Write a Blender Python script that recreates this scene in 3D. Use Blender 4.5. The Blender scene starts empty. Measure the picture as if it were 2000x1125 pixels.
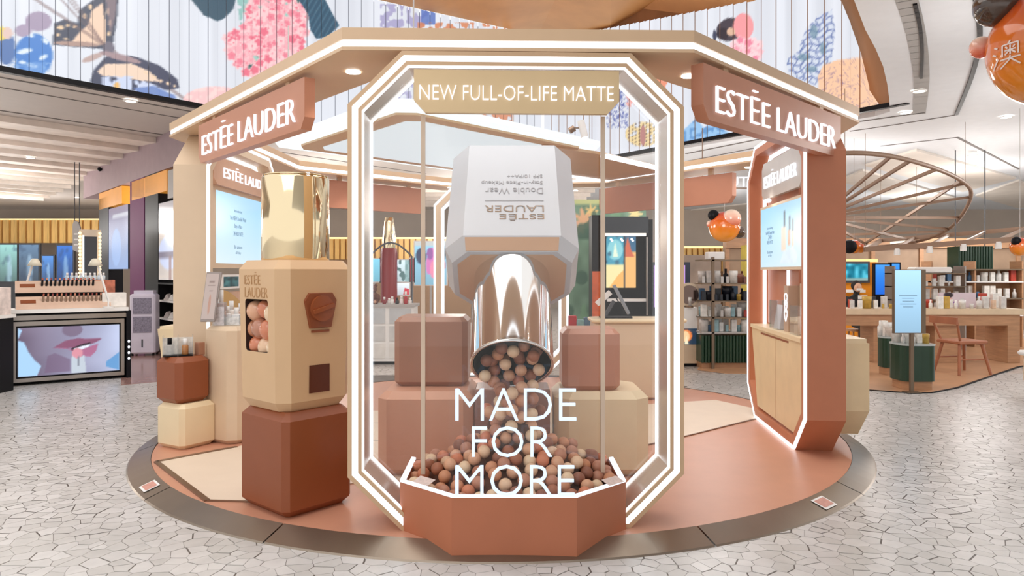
import bpy, bmesh, math, random
import numpy as np
from mathutils import Vector, Matrix
random.seed(7)
rng = np.random.default_rng(7)
S = bpy.context.scene
COL = S.collection

# ------------------------------------------------------------------ camera, world, lights, exposure
F, HOR, EYE = 1400.0, 530.0, 1.5          # focal length and horizon in the 2000x1125 frame, eye height
cam = bpy.data.cameras.new('camera')
cam.sensor_width = 36.0
cam.lens = F / 2000 * 36
cam.shift_y = (HOR - 562.5) / 2000
cam.clip_end = 200
camo = bpy.data.objects.new('camera', cam)
camo.location = (0, 0, EYE)
camo.rotation_euler = (math.radians(90), 0, 0)
COL.objects.link(camo)
S.camera = camo

w = bpy.data.worlds.new('world')
S.world = w
w.use_nodes = True
w.node_tree.nodes['Background'].inputs[0].default_value = (1.0, 0.985, 0.97, 1)
w.node_tree.nodes['Background'].inputs[1].default_value = 1.0
S.view_settings.view_transform = 'Standard'
S.view_settings.look = 'None'
S.view_settings.exposure = 0.18
S.view_settings.gamma = 1.0
S.view_settings.use_curve_mapping = False


def area_light(name, loc, size, power, color=(1, .96, .92), sizey=None):
    l = bpy.data.lights.new(name, 'AREA')
    l.energy = power
    l.color = color
    l.shape = 'RECTANGLE'
    l.size = size
    l.size_y = sizey or size
    o = bpy.data.objects.new(name, l)
    o.location = loc
    COL.objects.link(o)
    return o


area_light('atrium_fill', (-1.0, 6.5, 7.0), 6.0, 260, sizey=6.0)  # added soft fill above the kiosk, out of view
area_light('atrium_fill', (-1.0, -2.0, 6.0), 9.0, 190, sizey=6.0)  # second added fill, unseen behind the camera


# ------------------------------------------------------------------ helpers
def lin(c):
    return c / 12.92 if c <= 0.04045 else ((c + 0.055) / 1.055) ** 2.4


def rgb(h):
    if isinstance(h, str):
        h = h.lstrip('#')
        return tuple(lin(int(h[i:i + 2], 16) / 255) for i in (0, 2, 4))
    return tuple(lin(v / 255) for v in h)


def P(x, y, Y):
    return Vector(((x - 1000) * Y / F, Y, EYE + (HOR - y) * Y / F))


def G(x, y, z=0.0):
    Y = F * (EYE - z) / (y - HOR)
    return Vector(((x - 1000) * Y / F, Y, z))


MATS = {}


def mat(name, col, rough=.5, metal=0.0, spec=.5, emit=0.0, noise=.04, scale=6.0, bump=0.0, emitcol=None, trans=0.0, sss=0.0, coat=0.0, stretch=None):
    if name in MATS:
        return MATS[name]
    m = bpy.data.materials.new(name)
    m.use_nodes = True
    nt = m.node_tree
    b = nt.nodes['Principled BSDF']
    c = rgb(col)
    b.inputs['Roughness'].default_value = rough
    b.inputs['Metallic'].default_value = metal
    b.inputs['Specular IOR Level'].default_value = spec
    if coat:
        b.inputs['Coat Weight'].default_value = coat
        b.inputs['Coat Roughness'].default_value = .1
    if sss:
        b.inputs['Subsurface Weight'].default_value = sss
        b.inputs['Subsurface Radius'].default_value = (.05, .05, .05)
    if trans:
        b.inputs['Transmission Weight'].default_value = trans
    tc = nt.nodes.new('ShaderNodeTexCoord')
    src = tc.outputs['Object']
    if stretch:
        mp = nt.nodes.new('ShaderNodeMapping')
        mp.inputs['Scale'].default_value = stretch
        nt.links.new(src, mp.inputs['Vector'])
        src = mp.outputs['Vector']
    n = nt.nodes.new('ShaderNodeTexNoise')
    n.inputs['Scale'].default_value = scale
    n.inputs['Detail'].default_value = 3
    nt.links.new(src, n.inputs['Vector'])
    mr = nt.nodes.new('ShaderNodeMapRange')
    mr.inputs['From Min'].default_value = .3
    mr.inputs['From Max'].default_value = .7
    mr.inputs['To Min'].default_value = 1 - noise
    mr.inputs['To Max'].default_value = 1 + noise
    nt.links.new(n.outputs['Fac'], mr.inputs['Value'])
    mx = nt.nodes.new('ShaderNodeMix')
    mx.data_type = 'RGBA'
    mx.blend_type = 'MULTIPLY'
    mx.inputs[0].default_value = 1
    mx.inputs[6].default_value = (*(tuple(.25 * v for v in c) if emit > .5 else c), 1)
    nt.links.new(mr.outputs['Result'], mx.inputs[7])
    nt.links.new(mx.outputs[2], b.inputs['Base Color'])
    if emit:
        b.inputs['Emission Color'].default_value = (*rgb(emitcol or col), 1)
        b.inputs['Emission Strength'].default_value = emit
    if bump:
        bp = nt.nodes.new('ShaderNodeBump')
        bp.inputs['Strength'].default_value = bump
        bp.inputs['Distance'].default_value = .02
        nt.links.new(n.outputs['Fac'], bp.inputs['Height'])
        nt.links.new(bp.outputs['Normal'], b.inputs['Normal'])
    MATS[name] = m
    return m


def paint_mat(name, emit=0.0, rough=.4):
    if name in MATS:
        return MATS[name]
    m = bpy.data.materials.new(name)
    m.use_nodes = True
    nt = m.node_tree
    b = nt.nodes['Principled BSDF']
    a = nt.nodes.new('ShaderNodeAttribute')
    a.attribute_name = 'Col'
    b.inputs['Roughness'].default_value = rough
    if emit:
        b.inputs['Base Color'].default_value = (.02, .02, .02, 1)
        nt.links.new(a.outputs['Color'], b.inputs['Emission Color'])
        b.inputs['Emission Strength'].default_value = emit
    else:
        nt.links.new(a.outputs['Color'], b.inputs['Base Color'])
    MATS[name] = m
    return m


def clear_mat(name, tint=(1, 1, 1), gloss=.08, rough=.02, haze=0.0, hazecol=(1, 1, 1)):
    """thin clear sheet: transparent with a faint mirror reflection growing at grazing angles"""
    if name in MATS:
        return MATS[name]
    m = bpy.data.materials.new(name)
    m.use_nodes = True
    nt = m.node_tree
    out = nt.nodes['Material Output']
    nt.nodes.remove(nt.nodes['Principled BSDF'])
    t = nt.nodes.new('ShaderNodeBsdfTransparent')
    t.inputs[0].default_value = (*tint, 1)
    g = nt.nodes.new('ShaderNodeBsdfGlossy')
    g.inputs['Roughness'].default_value = rough
    lw_ = nt.nodes.new('ShaderNodeLayerWeight')
    lw_.inputs['Blend'].default_value = .5
    pw = nt.nodes.new('ShaderNodeMath')
    pw.operation = 'POWER'
    pw.inputs[1].default_value = 3.0
    nt.links.new(lw_.outputs['Facing'], pw.inputs[0])
    fr = nt.nodes.new('ShaderNodeMath')
    fr.operation = 'MULTIPLY_ADD'
    fr.inputs[1].default_value = min(.9, gloss * 5)
    fr.inputs[2].default_value = gloss * .3
    nt.links.new(pw.outputs[0], fr.inputs[0])
    mx = nt.nodes.new('ShaderNodeMixShader')
    nt.links.new(fr.outputs[0], mx.inputs[0])
    nt.links.new(t.outputs[0], mx.inputs[1])
    nt.links.new(g.outputs[0], mx.inputs[2])
    last = mx
    if haze:
        d = nt.nodes.new('ShaderNodeBsdfDiffuse')
        d.inputs[0].default_value = (*hazecol, 1)
        m2 = nt.nodes.new('ShaderNodeMixShader')
        m2.inputs[0].default_value = haze
        nt.links.new(mx.outputs[0], m2.inputs[1])
        nt.links.new(d.outputs[0], m2.inputs[2])
        last = m2
    nt.links.new(last.outputs[0], out.inputs['Surface'])
    MATS[name] = m
    return m


def obj(name, me, m, parent=None, world=False):
    o = bpy.data.objects.new(name, me)
    COL.objects.link(o)
    if m is not None and not me.materials:
        me.materials.append(m)
    if parent is not None:
        o.parent = parent
        if world:
            o.matrix_parent_inverse = MW[parent.name].inverted()
    return o


MW = {}


def tag(o, label, cat=None, group=None, kind=None):
    o['label'] = label
    if cat:
        o['category'] = cat
    if group:
        o['group'] = group
    if kind:
        o['kind'] = kind
    return o


def thing(name, label, cat, loc=(0, 0, 0), rz=0.0, group=None, kind=None, rx=0.0):
    o = bpy.data.objects.new(name, None)
    o.empty_display_size = .1
    COL.objects.link(o)
    o.location = loc
    o.rotation_euler = (rx, 0, rz)
    MW[o.name] = Matrix.Translation(Vector(loc)) @ Matrix.Rotation(rz, 4, 'Z') @ Matrix.Rotation(rx, 4, 'X')
    tag(o, label, cat, group, kind)
    return o


def setting(o, label=None):
    o['kind'] = 'structure'
    if label:
        o['label'] = label
    return o


class B:
    """collects faces for ONE mesh"""

    def __init__(s):
        s.v = []
        s.f = []
        s.sm = []

    def add(s, vs, fs, smooth=False):
        k = len(s.v)
        s.v += [tuple(p) for p in vs]
        s.f += [tuple(i + k for i in f) for f in fs]
        s.sm += [smooth] * len(fs)
        return s

    def box(s, x0, x1, y0, y1, z0, z1):
        vs = [(x, y, z) for z in (z0, z1) for y in (y0, y1) for x in (x0, x1)]
        return s.add(vs, [(0, 2, 3, 1), (4, 5, 7, 6), (0, 1, 5, 4), (2, 6, 7, 3), (0, 4, 6, 2), (1, 3, 7, 5)])

    def bar(s, p0, p1, wd, ht, up=(0, 0, 1)):
        p0, p1 = Vector(p0), Vector(p1)
        d = (p1 - p0).normalized()
        u = Vector(up)
        sd = d.cross(u)
        if sd.length < 1e-5:
            sd = Vector((1, 0, 0))
        sd.normalize()
        u = sd.cross(d)
        vs = []
        for p in (p0, p1):
            for a, b_ in ((-1, -1), (1, -1), (1, 1), (-1, 1)):
                vs.append(p + sd * a * wd / 2 + u * b_ * ht / 2)
        return s.add(vs, [(3, 2, 1, 0), (4, 5, 6, 7), (0, 1, 5, 4), (1, 2, 6, 5), (2, 3, 7, 6), (3, 0, 4, 7)])

    def hull(s, pts):
        bm = bmesh.new()
        for p in pts:
            bm.verts.new(p)
        bmesh.ops.convex_hull(bm, input=bm.verts[:])
        bmesh.ops.dissolve_limit(bm, angle_limit=.01, verts=bm.verts[:], edges=bm.edges[:])
        bm.normal_update()
        bm.verts.index_update()
        s.add([v.co[:] for v in bm.verts], [[v.index for v in f.verts] for f in bm.faces])
        bm.free()
        return s

    def chbox(s, x0, x1, y0, y1, z0, z1, c, cv=None, tx=0.0):
        """box with every edge chamfered; cv: chamfer of the upright edges; tx: extra half width at the top"""
        cv = cv or c
        pts = []
        for z, t, ins in ((z0, 0, c), (z0 + c, 0, 0), (z1 - c, tx, 0), (z1, tx, c)):
            X0, X1, Y0, Y1 = x0 - t + ins, x1 + t - ins, y0 - t + ins, y1 + t - ins
            k = max(cv - ins * .4, .001)
            pts += [(X0 + k, Y0, z), (X1 - k, Y0, z), (X1, Y0 + k, z), (X1, Y1 - k, z),
                    (X1 - k, Y1, z), (X0 + k, Y1, z), (X0, Y1 - k, z), (X0, Y0 + k, z)]
        return s.hull(pts)

    def prism(s, poly, z0, z1):
        n = len(poly)
        vs = [(p[0], p[1], z0) for p in poly] + [(p[0], p[1], z1) for p in poly]
        fs = [tuple(range(n - 1, -1, -1)), tuple(range(n, 2 * n))]
        fs += [(i, (i + 1) % n, n + (i + 1) % n, n + i) for i in range(n)]
        return s.add(vs, fs)

    def prismy(s, poly, y0, y1):
        """polygon in x,z pushed along y"""
        n = len(poly)
        vs = [(p[0], y0, p[1]) for p in poly] + [(p[0], y1, p[1]) for p in poly]
        fs = [tuple(range(n)), tuple(range(2 * n - 1, n - 1, -1))]
        fs += [(i, n + i, n + (i + 1) % n, (i + 1) % n) for i in range(n)]
        return s.add(vs, fs)

    def framey(s, A, Bp, y0, y1):
        """ring between two polygons in x,z pushed along y"""
        n = len(A)
        vs = []
        for y in (y0, y1):
            vs += [(p[0], y, p[1]) for p in A] + [(p[0], y, p[1]) for p in Bp]
        fs = []
        for i in range(n):
            j = (i + 1) % n
            fs += [(i, j, n + j, n + i), (2 * n + i, 3 * n + i, 3 * n + j, 2 * n + j),
                   (i, 2 * n + i, 2 * n + j, j), (n + i, n + j, 3 * n + j, 3 * n + i)]
        return s.add(vs, fs)

    def cyl(s, p0, p1, r, n=16, r2=None, caps=True, smooth=True):
        p0, p1 = Vector(p0), Vector(p1)
        r2 = r if r2 is None else r2
        d = (p1 - p0).normalized()
        a = d.cross(Vector((0, 0, 1)))
        if a.length < 1e-4:
            a = Vector((1, 0, 0))
        a.normalize()
        b_ = d.cross(a)
        vs = []
        for p, q in ((p0, r), (p1, r2)):
            for i in range(n):
                t = 2 * math.pi * i / n
                vs.append(p + a * math.cos(t) * q + b_ * math.sin(t) * q)
        s.add(vs, [(i, (i + 1) % n, n + (i + 1) % n, n + i) for i in range(n)], smooth)
        if caps:
            s.add(vs[:n], [tuple(range(n - 1, -1, -1))])
            s.add(vs[n:], [tuple(range(n))])
        return s

    def tube(s, pts, r, n=8, closed=False):
        m = len(pts)
        pts = [Vector(p) for p in pts]
        vs = []
        for i, p in enumerate(pts):
            if closed:
                d = pts[(i + 1) % m] - pts[i - 1]
            else:
                d = pts[min(i + 1, m - 1)] - pts[max(i - 1, 0)]
            d.normalize()
            a = d.cross(Vector((0, 0, 1)))
            if a.length < 1e-4:
                a = Vector((1, 0, 0))
            a.normalize()
            b_ = d.cross(a)
            for k in range(n):
                t = 2 * math.pi * k / n
                vs.append(p + a * math.cos(t) * r + b_ * math.sin(t) * r)
        fs = []
        for i in range(m if closed else m - 1):
            for k in range(n):
                j = (i + 1) % m
                fs.append((i * n + k, i * n + (k + 1) % n, j * n + (k + 1) % n, j * n + k))
        return s.add(vs, fs, True)

    def lathe(s, prof, n=20, c=(0, 0, 0), smooth=True):
        vs = []
        for r, z in prof:
            for i in range(n):
                t = 2 * math.pi * i / n
                vs.append((c[0] + r * math.cos(t), c[1] + r * math.sin(t), c[2] + z))
        fs = []
        for k in range(len(prof) - 1):
            for i in range(n):
                fs.append((k * n + i, k * n + (i + 1) % n, (k + 1) * n + (i + 1) % n, (k + 1) * n + i))
        return s.add(vs, fs, smooth)

    def ball(s, c, r, seg=16, rings=10, sx=1, sy=1, sz=1):
        prof = [(max(r * math.sin(math.pi * k / rings), 1e-4), -r * math.cos(math.pi * k / rings)) for k in range(rings + 1)]
        k0 = len(s.v)
        s.lathe(prof, seg)
        for i in range(k0, len(s.v)):
            v = s.v[i]
            s.v[i] = (c[0] + v[0] * sx, c[1] + v[1] * sy, c[2] + v[2] * sz)
        return s

    def mesh(s, name):
        me = bpy.data.meshes.new(name)
        me.from_pydata(s.v, [], s.f)
        if any(s.sm):
            me.polygons.foreach_set('use_smooth', s.sm)
        me.update()
        return me

    def build(s, name, m, parent=None, world=False):
        return obj(name, s.mesh(name), m, parent, world)


def octa(hw, z0, z1, c):
    return [(-hw + c, z0), (hw - c, z0), (hw, z0 + c), (hw, z1 - c), (hw - c, z1), (-hw + c, z1), (-hw, z1 - c), (-hw, z0 + c)]


def octin(hw, z0, z1, c, t):
    return octa(hw - t, z0 + t, z1 - t, c - .586 * t)


TXT = {}


def text_mesh(s, depth=.01, weight=0.0):
    key = (s, depth, weight)
    cu = bpy.data.curves.new('lettering', 'FONT')
    cu.body = s
    cu.size = 1
    cu.extrude = 0
    cu.offset = weight
    cu.resolution_u = 3
    o = bpy.data.objects.new('lettering', cu)
    COL.objects.link(o)
    dg = bpy.context.evaluated_depsgraph_get()
    me = bpy.data.meshes.new_from_object(o.evaluated_get(dg))
    bpy.data.objects.remove(o)
    return me


def text(s, name, m, parent, org, ux, uy, width=None, height=None, depth=.012, weight=0.0, align='c', world=True):
    """flat lettering with thickness: org = centre of its box, ux, uy = reading direction and up"""
    me = text_mesh(s, depth, weight)
    n = len(me.vertices)
    co = np.empty(n * 3)
    me.vertices.foreach_get('co', co)
    co = co.reshape(-1, 3)
    lo, hi = co.min(0), co.max(0)
    sx = (width / (hi[0] - lo[0])) if width else None
    sy = (height / (hi[1] - lo[1])) if height else sx
    sx = sx or sy
    ux, uy = Vector(ux).normalized(), Vector(uy).normalized()
    nz = ux.cross(uy)
    cx = (lo[0] + hi[0]) / 2 if align == 'c' else lo[0]
    cy = (lo[1] + hi[1]) / 2
    org = Vector(org)
    front = [org + ux * ((p[0] - cx) * sx) + uy * ((p[1] - cy) * sy) + nz * depth for p in co]
    back = [p - nz * depth for p in front]
    faces = [tuple(p.vertices) for p in me.polygons]
    cnt = {}
    for f in faces:
        for a, b_ in zip(f, f[1:] + f[:1]):
            cnt[(a, b_)] = 1
    b = B()
    side = [(a, b_) for (a, b_) in cnt if (b_, a) not in cnt]
    fs = faces + [tuple(n + i for i in f[::-1]) for f in faces] + [(b_, a, n + a, n + b_) for a, b_ in side]
    b.add(front + back, fs)
    bpy.data.meshes.remove(me)
    return b.build(name, m, parent, world=world and parent is not None)


def paint(name, org, ux, uy, nu, nv, fn, m, parent=None, world=True, clip=None):
    """flat printed / luminous sheet: fn(u, v) -> srgb, u and v in 0..1 from the lower left corner"""
    org, ux, uy = Vector(org), Vector(ux), Vector(uy)
    U, V = np.meshgrid(np.linspace(0, 1, nu + 1), np.linspace(0, 1, nv + 1))
    U, V = U.ravel(), V.ravel()
    W = V if clip is None else V * (clip[0] + (clip[1] - clip[0]) * U)
    co = np.array(org)[None] + U[:, None] * np.array(ux)[None] + W[:, None] * np.array(uy)[None]
    fs = []
    for j in range(nv):
        for i in range(nu):
            a = j * (nu + 1) + i
            fs.append((a, a + 1, a + nu + 2, a + nu + 1))
    me = bpy.data.meshes.new(name)
    me.from_pydata(co.tolist(), [], fs)
    c = sum(np.clip(fn(U + du / nu, W + dv / nv), 0, 1) for du in (-.3, .3) for dv in (-.3, .3)) / 4
    c = np.where(c <= .04045, c / 12.92, ((c + .055) / 1.055) ** 2.4)
    at = me.color_attributes.new('Col', 'FLOAT_COLOR', 'POINT')
    at.data.foreach_set('color', np.c_[c, np.ones(len(c))].astype(np.float32).ravel())
    me.update()
    return obj(name, me, m, parent, world=world and parent is not None)


# ---- drawing helpers for printed sheets
def vnoise(x, y, seed=0):
    xi, yi = np.floor(x), np.floor(y)
    fx, fy = x - xi, y - yi
    fx, fy = fx * fx * (3 - 2 * fx), fy * fy * (3 - 2 * fy)

    def h(a, b):
        v = np.sin(a * 127.1 + b * 311.7 + seed * 74.7) * 43758.5453
        return v - np.floor(v)
    return (h(xi, yi) * (1 - fx) + h(xi + 1, yi) * fx) * (1 - fy) + (h(xi, yi + 1) * (1 - fx) + h(xi + 1, yi + 1) * fx) * fy


def inpoly(x, y, poly):
    r = np.zeros(x.shape, bool)
    n = len(poly)
    for i in range(n):
        x0, y0 = poly[i]
        x1, y1 = poly[(i + 1) % n]
        c = ((y0 > y) != (y1 > y)) & (x < (x1 - x0) * (y - y0) / ((y1 - y0) or 1e-9) + x0)
        r ^= c
    return r


def ell(x, y, cx, cy, rx, ry, a=0):
    dx, dy = x - cx, y - cy
    ca, sa = math.cos(a), math.sin(a)
    return ((dx * ca + dy * sa) / rx) ** 2 + ((-dx * sa + dy * ca) / ry) ** 2 < 1


def put(c, mask, col, k=1.0):
    col = np.array(col) / 255.0
    c[mask] = c[mask] * (1 - k) + col * k


# ------------------------------------------------------------------ materials
M_BEIGE = mat('kiosk_beige', '#d8b896', .42, noise=.02)
M_CHAMP = mat('champagne_satin', '#cfae8c', .34, metal=.25, noise=.02)
M_REVEAL = mat('silver_champagne', '#ddcfc2', .25, metal=.6, noise=.02)
M_TERRA = mat('terracotta_laminate', '#c27c5b', .42, noise=.03)
M_SIGN = mat('sign_terracotta', '#c68a6f', .4, noise=.02)
M_BROWN = mat('russet_laminate', '#8f4b28', .38, noise=.03)
M_MAUVE = mat('mocha_laminate', '#a8765c', .36, noise=.03)
M_CREAM = mat('cream_laminate', '#ecd6b0', .4, noise=.02)
M_TAN = mat('tan_laminate', '#d5b189', .4, noise=.02)
M_SAND = mat('sand_laminate', '#dcc3a6', .42, noise=.02)
M_LIGHT = mat('white_led_strip', '#ffffff', .5, emit=1.75, emitcol='#eef7ff', noise=0)
M_WARM = mat('warm_led_strip', '#ffffff', .5, emit=1.4, emitcol='#fff4e4', noise=0)
M_LET = mat('white_lit_letters', '#ffffff', .4, emit=1.0, emitcol='#f4f6ff', noise=0)
M_NEON = mat('neon_letters', '#ffffff', .4, emit=1.0, emitcol='#cfe6fb', noise=0)
M_CHROME = mat('polished_chrome', '#e8e6e4', .06, metal=1, noise=.01)
M_GOLD = mat('polished_gold', '#efdcb6', .07, metal=1, noise=.01)
M_BRASS = mat('bronze_metal', '#8d7563', .35, metal=.8, noise=.05)
M_BLACK = mat('black_gloss', '#121114', .45, spec=.15, noise=.02)
M_BLACKM = mat('black_matt', '#17161a', .6, spec=.15, noise=.02)
M_WHITE = mat('white_paint', '#efedea', .5, noise=.02)
M_GREY = mat('grey_paint', '#b4b0ad', .5, noise=.02)
M_DGREY = mat('dark_grey_plastic', '#4a4c52', .4, noise=.03)
M_GLASS = clear_mat('clear_glass', gloss=.10)
M_ACRYL = clear_mat('clear_acrylic', (.96, .97, .98), gloss=.16, haze=.05)
M_RAMP = mat('bronze_ramp', '#948779', .30, metal=.85, noise=.05, scale=3)
M_WOOD = mat('oak_wood', '#b98c68', .45, noise=.12, scale=5, stretch=(1, 1, 8))
M_WOODL = mat('honey_slat_wood', '#dcb26a', .5, noise=.2, scale=4, stretch=(6, 6, .4))
M_GREENF = mat('dark_green_lacquer', '#1f3d2a', .3, noise=.05)
M_SCREEN = paint_mat('screen_image', 1.0, .15)
M_PRINT = paint_mat('printed_sheet', 0.0, .45)
M_BULB = mat('lamp_glow', '#ffffff', .5, emit=9, emitcol='#fff6ea', noise=0)

# ------------------------------------------------------------------ floor of the hall
floor = B().box(-26, 26, -6, 30, -.1, 0).build('floor', None)
setting(floor, 'polished pale marble mosaic floor of the hall')
m = bpy.data.materials.new('marble_mosaic')
m.use_nodes = True
nt = m.node_tree
b = nt.nodes['Principled BSDF']
tc = nt.nodes.new('ShaderNodeTexCoord')
nz = nt.nodes.new('ShaderNodeTexNoise')
nz.inputs['Scale'].default_value = 5
nt.links.new(tc.outputs['Object'], nz.inputs['Vector'])
mx = nt.nodes.new('ShaderNodeMix')
mx.data_type = 'VECTOR'
mx.inputs[0].default_value = .06
nt.links.new(tc.outputs['Object'], mx.inputs[4])
nt.links.new(nz.outputs['Color'], mx.inputs[5])
vo = nt.nodes.new('ShaderNodeTexVoronoi')
vo.feature = 'DISTANCE_TO_EDGE'
vo.inputs['Scale'].default_value = 8.5
nt.links.new(mx.outputs[1], vo.inputs['Vector'])
cr = nt.nodes.new('ShaderNodeValToRGB')
cr.color_ramp.elements[0].position = .0
cr.color_ramp.elements[0].color = (*rgb('#8f8a86'), 1)
cr.color_ramp.elements[1].position = .06
cr.color_ramp.elements[1].color = (*rgb('#cfcac5'), 1)
nt.links.new(vo.outputs['Distance'], cr.inputs[0])
nt.links.new(cr.outputs[0], b.inputs['Base Color'])
b.inputs['Roughness'].default_value = .22
floor.data.materials.append(m)

# mosaic stones near the viewer: one object each, the rest joined
CX, CY = -.08, 6.83
M_STONE = [mat('marble_piece_%d' % i, c, .3, noise=.06, scale=9) for i, c in enumerate(('#cfcdcb', '#d5d3d1', '#cac8c5', '#c6c4c1'))]
M_MORT = mat('mosaic_joint', '#68605a', .5, noise=.2, scale=14)
STEP = .088
cells = []
Ymax = 10.5
rows = range(int(2.6 / STEP), int(Ymax / STEP) + 1)
seedp = {}


def seed_pt(i, j):
    if (i, j) not in seedp:
        r = random.Random(i * 7919 + j * 104729)
        seedp[(i, j)] = ((i + .5 * (j % 2) + r.uniform(-.42, .42)) * STEP * 1.15, (j + r.uniform(-.42, .42)) * STEP)
    return seedp[(i, j)]


for j in rows:
    Y = j * STEP
    xm = .72 * Y + .7
    for i in range(int(-xm / STEP / 1.15), int(xm / STEP / 1.15) + 1):
        px, py = seed_pt(i, j)
        d = math.hypot(px - CX, py - CY)
        if d < 3.05 or (py > 8.2 and abs(px) < 2.2):
            continue
        poly = [(px - .3, py - .3), (px + .3, py - .3), (px + .3, py + .3), (px - .3, py + .3)]
        for di in (-2, -1, 0, 1, 2):
            for dj in (-2, -1, 0, 1, 2):
                if di == dj == 0:
                    continue
                qx, qy = seed_pt(i + di, j + dj)
                mxp, myp = (px + qx) / 2, (py + qy) / 2
                nx, ny = qx - px, qy - py
                L = math.hypot(nx, ny)
                gap = .0010 + .0042 * random.Random((i + di + i) * 31 + (j + dj + j) * 17).random() ** 3
                off = (nx * mxp + ny * myp) / L - gap
                nx, ny = nx / L, ny / L
                new = []
                for k in range(len(poly)):
                    a, c = poly[k], poly[(k + 1) % len(poly)]
                    da, dc = nx * a[0] + ny * a[1] - off, nx * c[0] + ny * c[1] - off
                    if da <= 0:
                        new.append(a)
                    if (da < 0) != (dc < 0) and da != dc:
                        t = da / (da - dc)
                        new.append((a[0] + (c[0] - a[0]) * t, a[1] + (c[1] - a[1]) * t))
                poly = new
                if len(poly) < 3:
                    break
            if len(poly) < 3:
                break
        if len(poly) >= 3:
            cells.append((py, poly, random.Random(i * 13 + j * 57).randrange(4)))
vis = [c for c in cells if abs(c[1][0][0]) < .715 * c[0] and c[0] > 3.52]
vis.sort(key=lambda c: c[0])
single = set(id(c) for c in vis[:298])
rest = [B() for _ in range(4)]
for c in cells:
    if id(c) in single:
        o = B().prism(c[1], .001, .004).build('stone', M_STONE[c[2]], floor)
    else:
        k = rest[c[2]]
        n = len(k.v)
        k.v += [(p[0], p[1], .004) for p in c[1]]
        k.f.append(tuple(range(n, n + len(c[1]))))
        k.sm.append(False)
for q in range(4):
    o = rest[q].build('mosaic_stones', M_STONE[q], floor)
    o['kind'] = 'stuff'
mb = B()
for j in rows:
    Y = j * STEP
    xm = .72 * Y + .6
    for i in (0,):
        pass
segs = 48
ring_in = [(CX + 3.1 * math.cos(t), CY + 3.1 * math.sin(t)) for t in np.linspace(0, 2 * math.pi, segs, endpoint=False)]
mb.add([(-2.5, 2.75, .002), (2.5, 2.75, .002), (8.0, 10.35, .002), (-8.0, 10.35, .002)], [(0, 1, 2, 3)])
mb.build('joint_bed', M_MORT, floor)

# ------------------------------------------------------------------ kiosk platform
PZ = .06
pl = thing('round_platform', 'low round terracotta platform with a bronze ramp edge under the kiosk', 'platform', (CX, CY, 0))
N = 96
B().prism([(3.0 * math.cos(2 * math.pi * i / N), 3.0 * math.sin(2 * math.pi * i / N)) for i in range(N)], .001, PZ).build(
    'deck', mat('terracotta_deck', '#cd9479', .38, noise=.03), pl)
cuts = [-163, -137, -114, -68, -40, -14, 8, 40, 80, 120, 160, 178, 197]
for a0, a1 in zip(cuts, cuts[1:]):
    b = B()
    n = max(4, int((a1 - a0) / 3))
    vs = []
    for i in range(n + 1):
        t = math.radians(a0 + .1 + (a1 - a0 - .2) * i / n)
        c, s_ = math.cos(t), math.sin(t)
        vs += [(3.17 * c, 3.17 * s_, .004), (3.16 * c, 3.16 * s_, .012), (3.003 * c, 3.003 * s_, PZ + .004), (3.003 * c, 3.003 * s_, .004)]
    fs = []
    for i in range(n):
        k = i * 4
        fs += [(k, k + 4, k + 5, k + 1), (k + 1, k + 5, k + 6, k + 2)]
    b.add(vs, fs, False)
    b.build('ramp_plate', M_RAMP, pl)
cream = [(-2.6, -1.43), (-1.83, -2.34), (-1.55, -2.36), (-.9, -1.9), (-.1, -1.95), (1.54, -.63), (2.48, .17), (2.62, .67), (2.35, 1.17), (1.5, .9), (.6, .55), (-1.5, .55), (-2.17, -.97)]
b = B().prism(cream, PZ, PZ + .006)
b.build('cream_mat', mat('cream_mat', '#e6d3be', .45, noise=.02), pl)
b = B()
for a, c in ((cream[0], cream[1]), (cream[12], cream[0])):
    b.bar((a[0], a[1], PZ + .005), (c[0], c[1], PZ + .005), .035, .012)
b.build('mat_edging', M_BRASS, pl)
for a, c in ((cream[4], cream[5]), (cream[5], cream[6]), (cream[1], cream[2])):
    B().bar((a[0], a[1], PZ + .005), (c[0], c[1], PZ + .005), .014, .01).build('mat_trim', M_BRASS, pl)
for yy in (-.05, -.75):
    B().box(-1.6, .9, yy, yy + .012, PZ + .004, PZ + .0075).build('mat_joint', M_GREY, pl)

# notices stuck on the ramp
M_NOTE = mat('notice_pink', '#cf9688', .5, noise=.1, scale=30)
for (x, y, lab) in ((293, 952, 'small pink notice sticker on the ramp beside the cream mat'), (1618, 987, 'small red notice sticker on the dark part of the ramp')):
    p = G(x, y, .03)
    ang = math.atan2(p.y - CY, p.x - CX)
    t = thing('notice_sticker', lab, 'sticker', (CX + 3.085 * math.cos(ang), CY + 3.085 * math.sin(ang), .039), ang + math.pi / 2, 'ramp notices')
    sl = (PZ - .008) / .16
    for nm, wx, wy, mm, dz in (('sheet', .075, .05, M_WHITE, .0025), ('print', .06, .036, M_NOTE, .004)):
        b = B()
        vs = [(sx_ * wx, sy_ * wy, dz + sy_ * wy * sl) for sx_, sy_ in ((-1, -1), (1, -1), (1, 1), (-1, 1))]
        b.add(vs, [(0, 1, 2, 3)])
        b.build(nm, mm, t)

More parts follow.
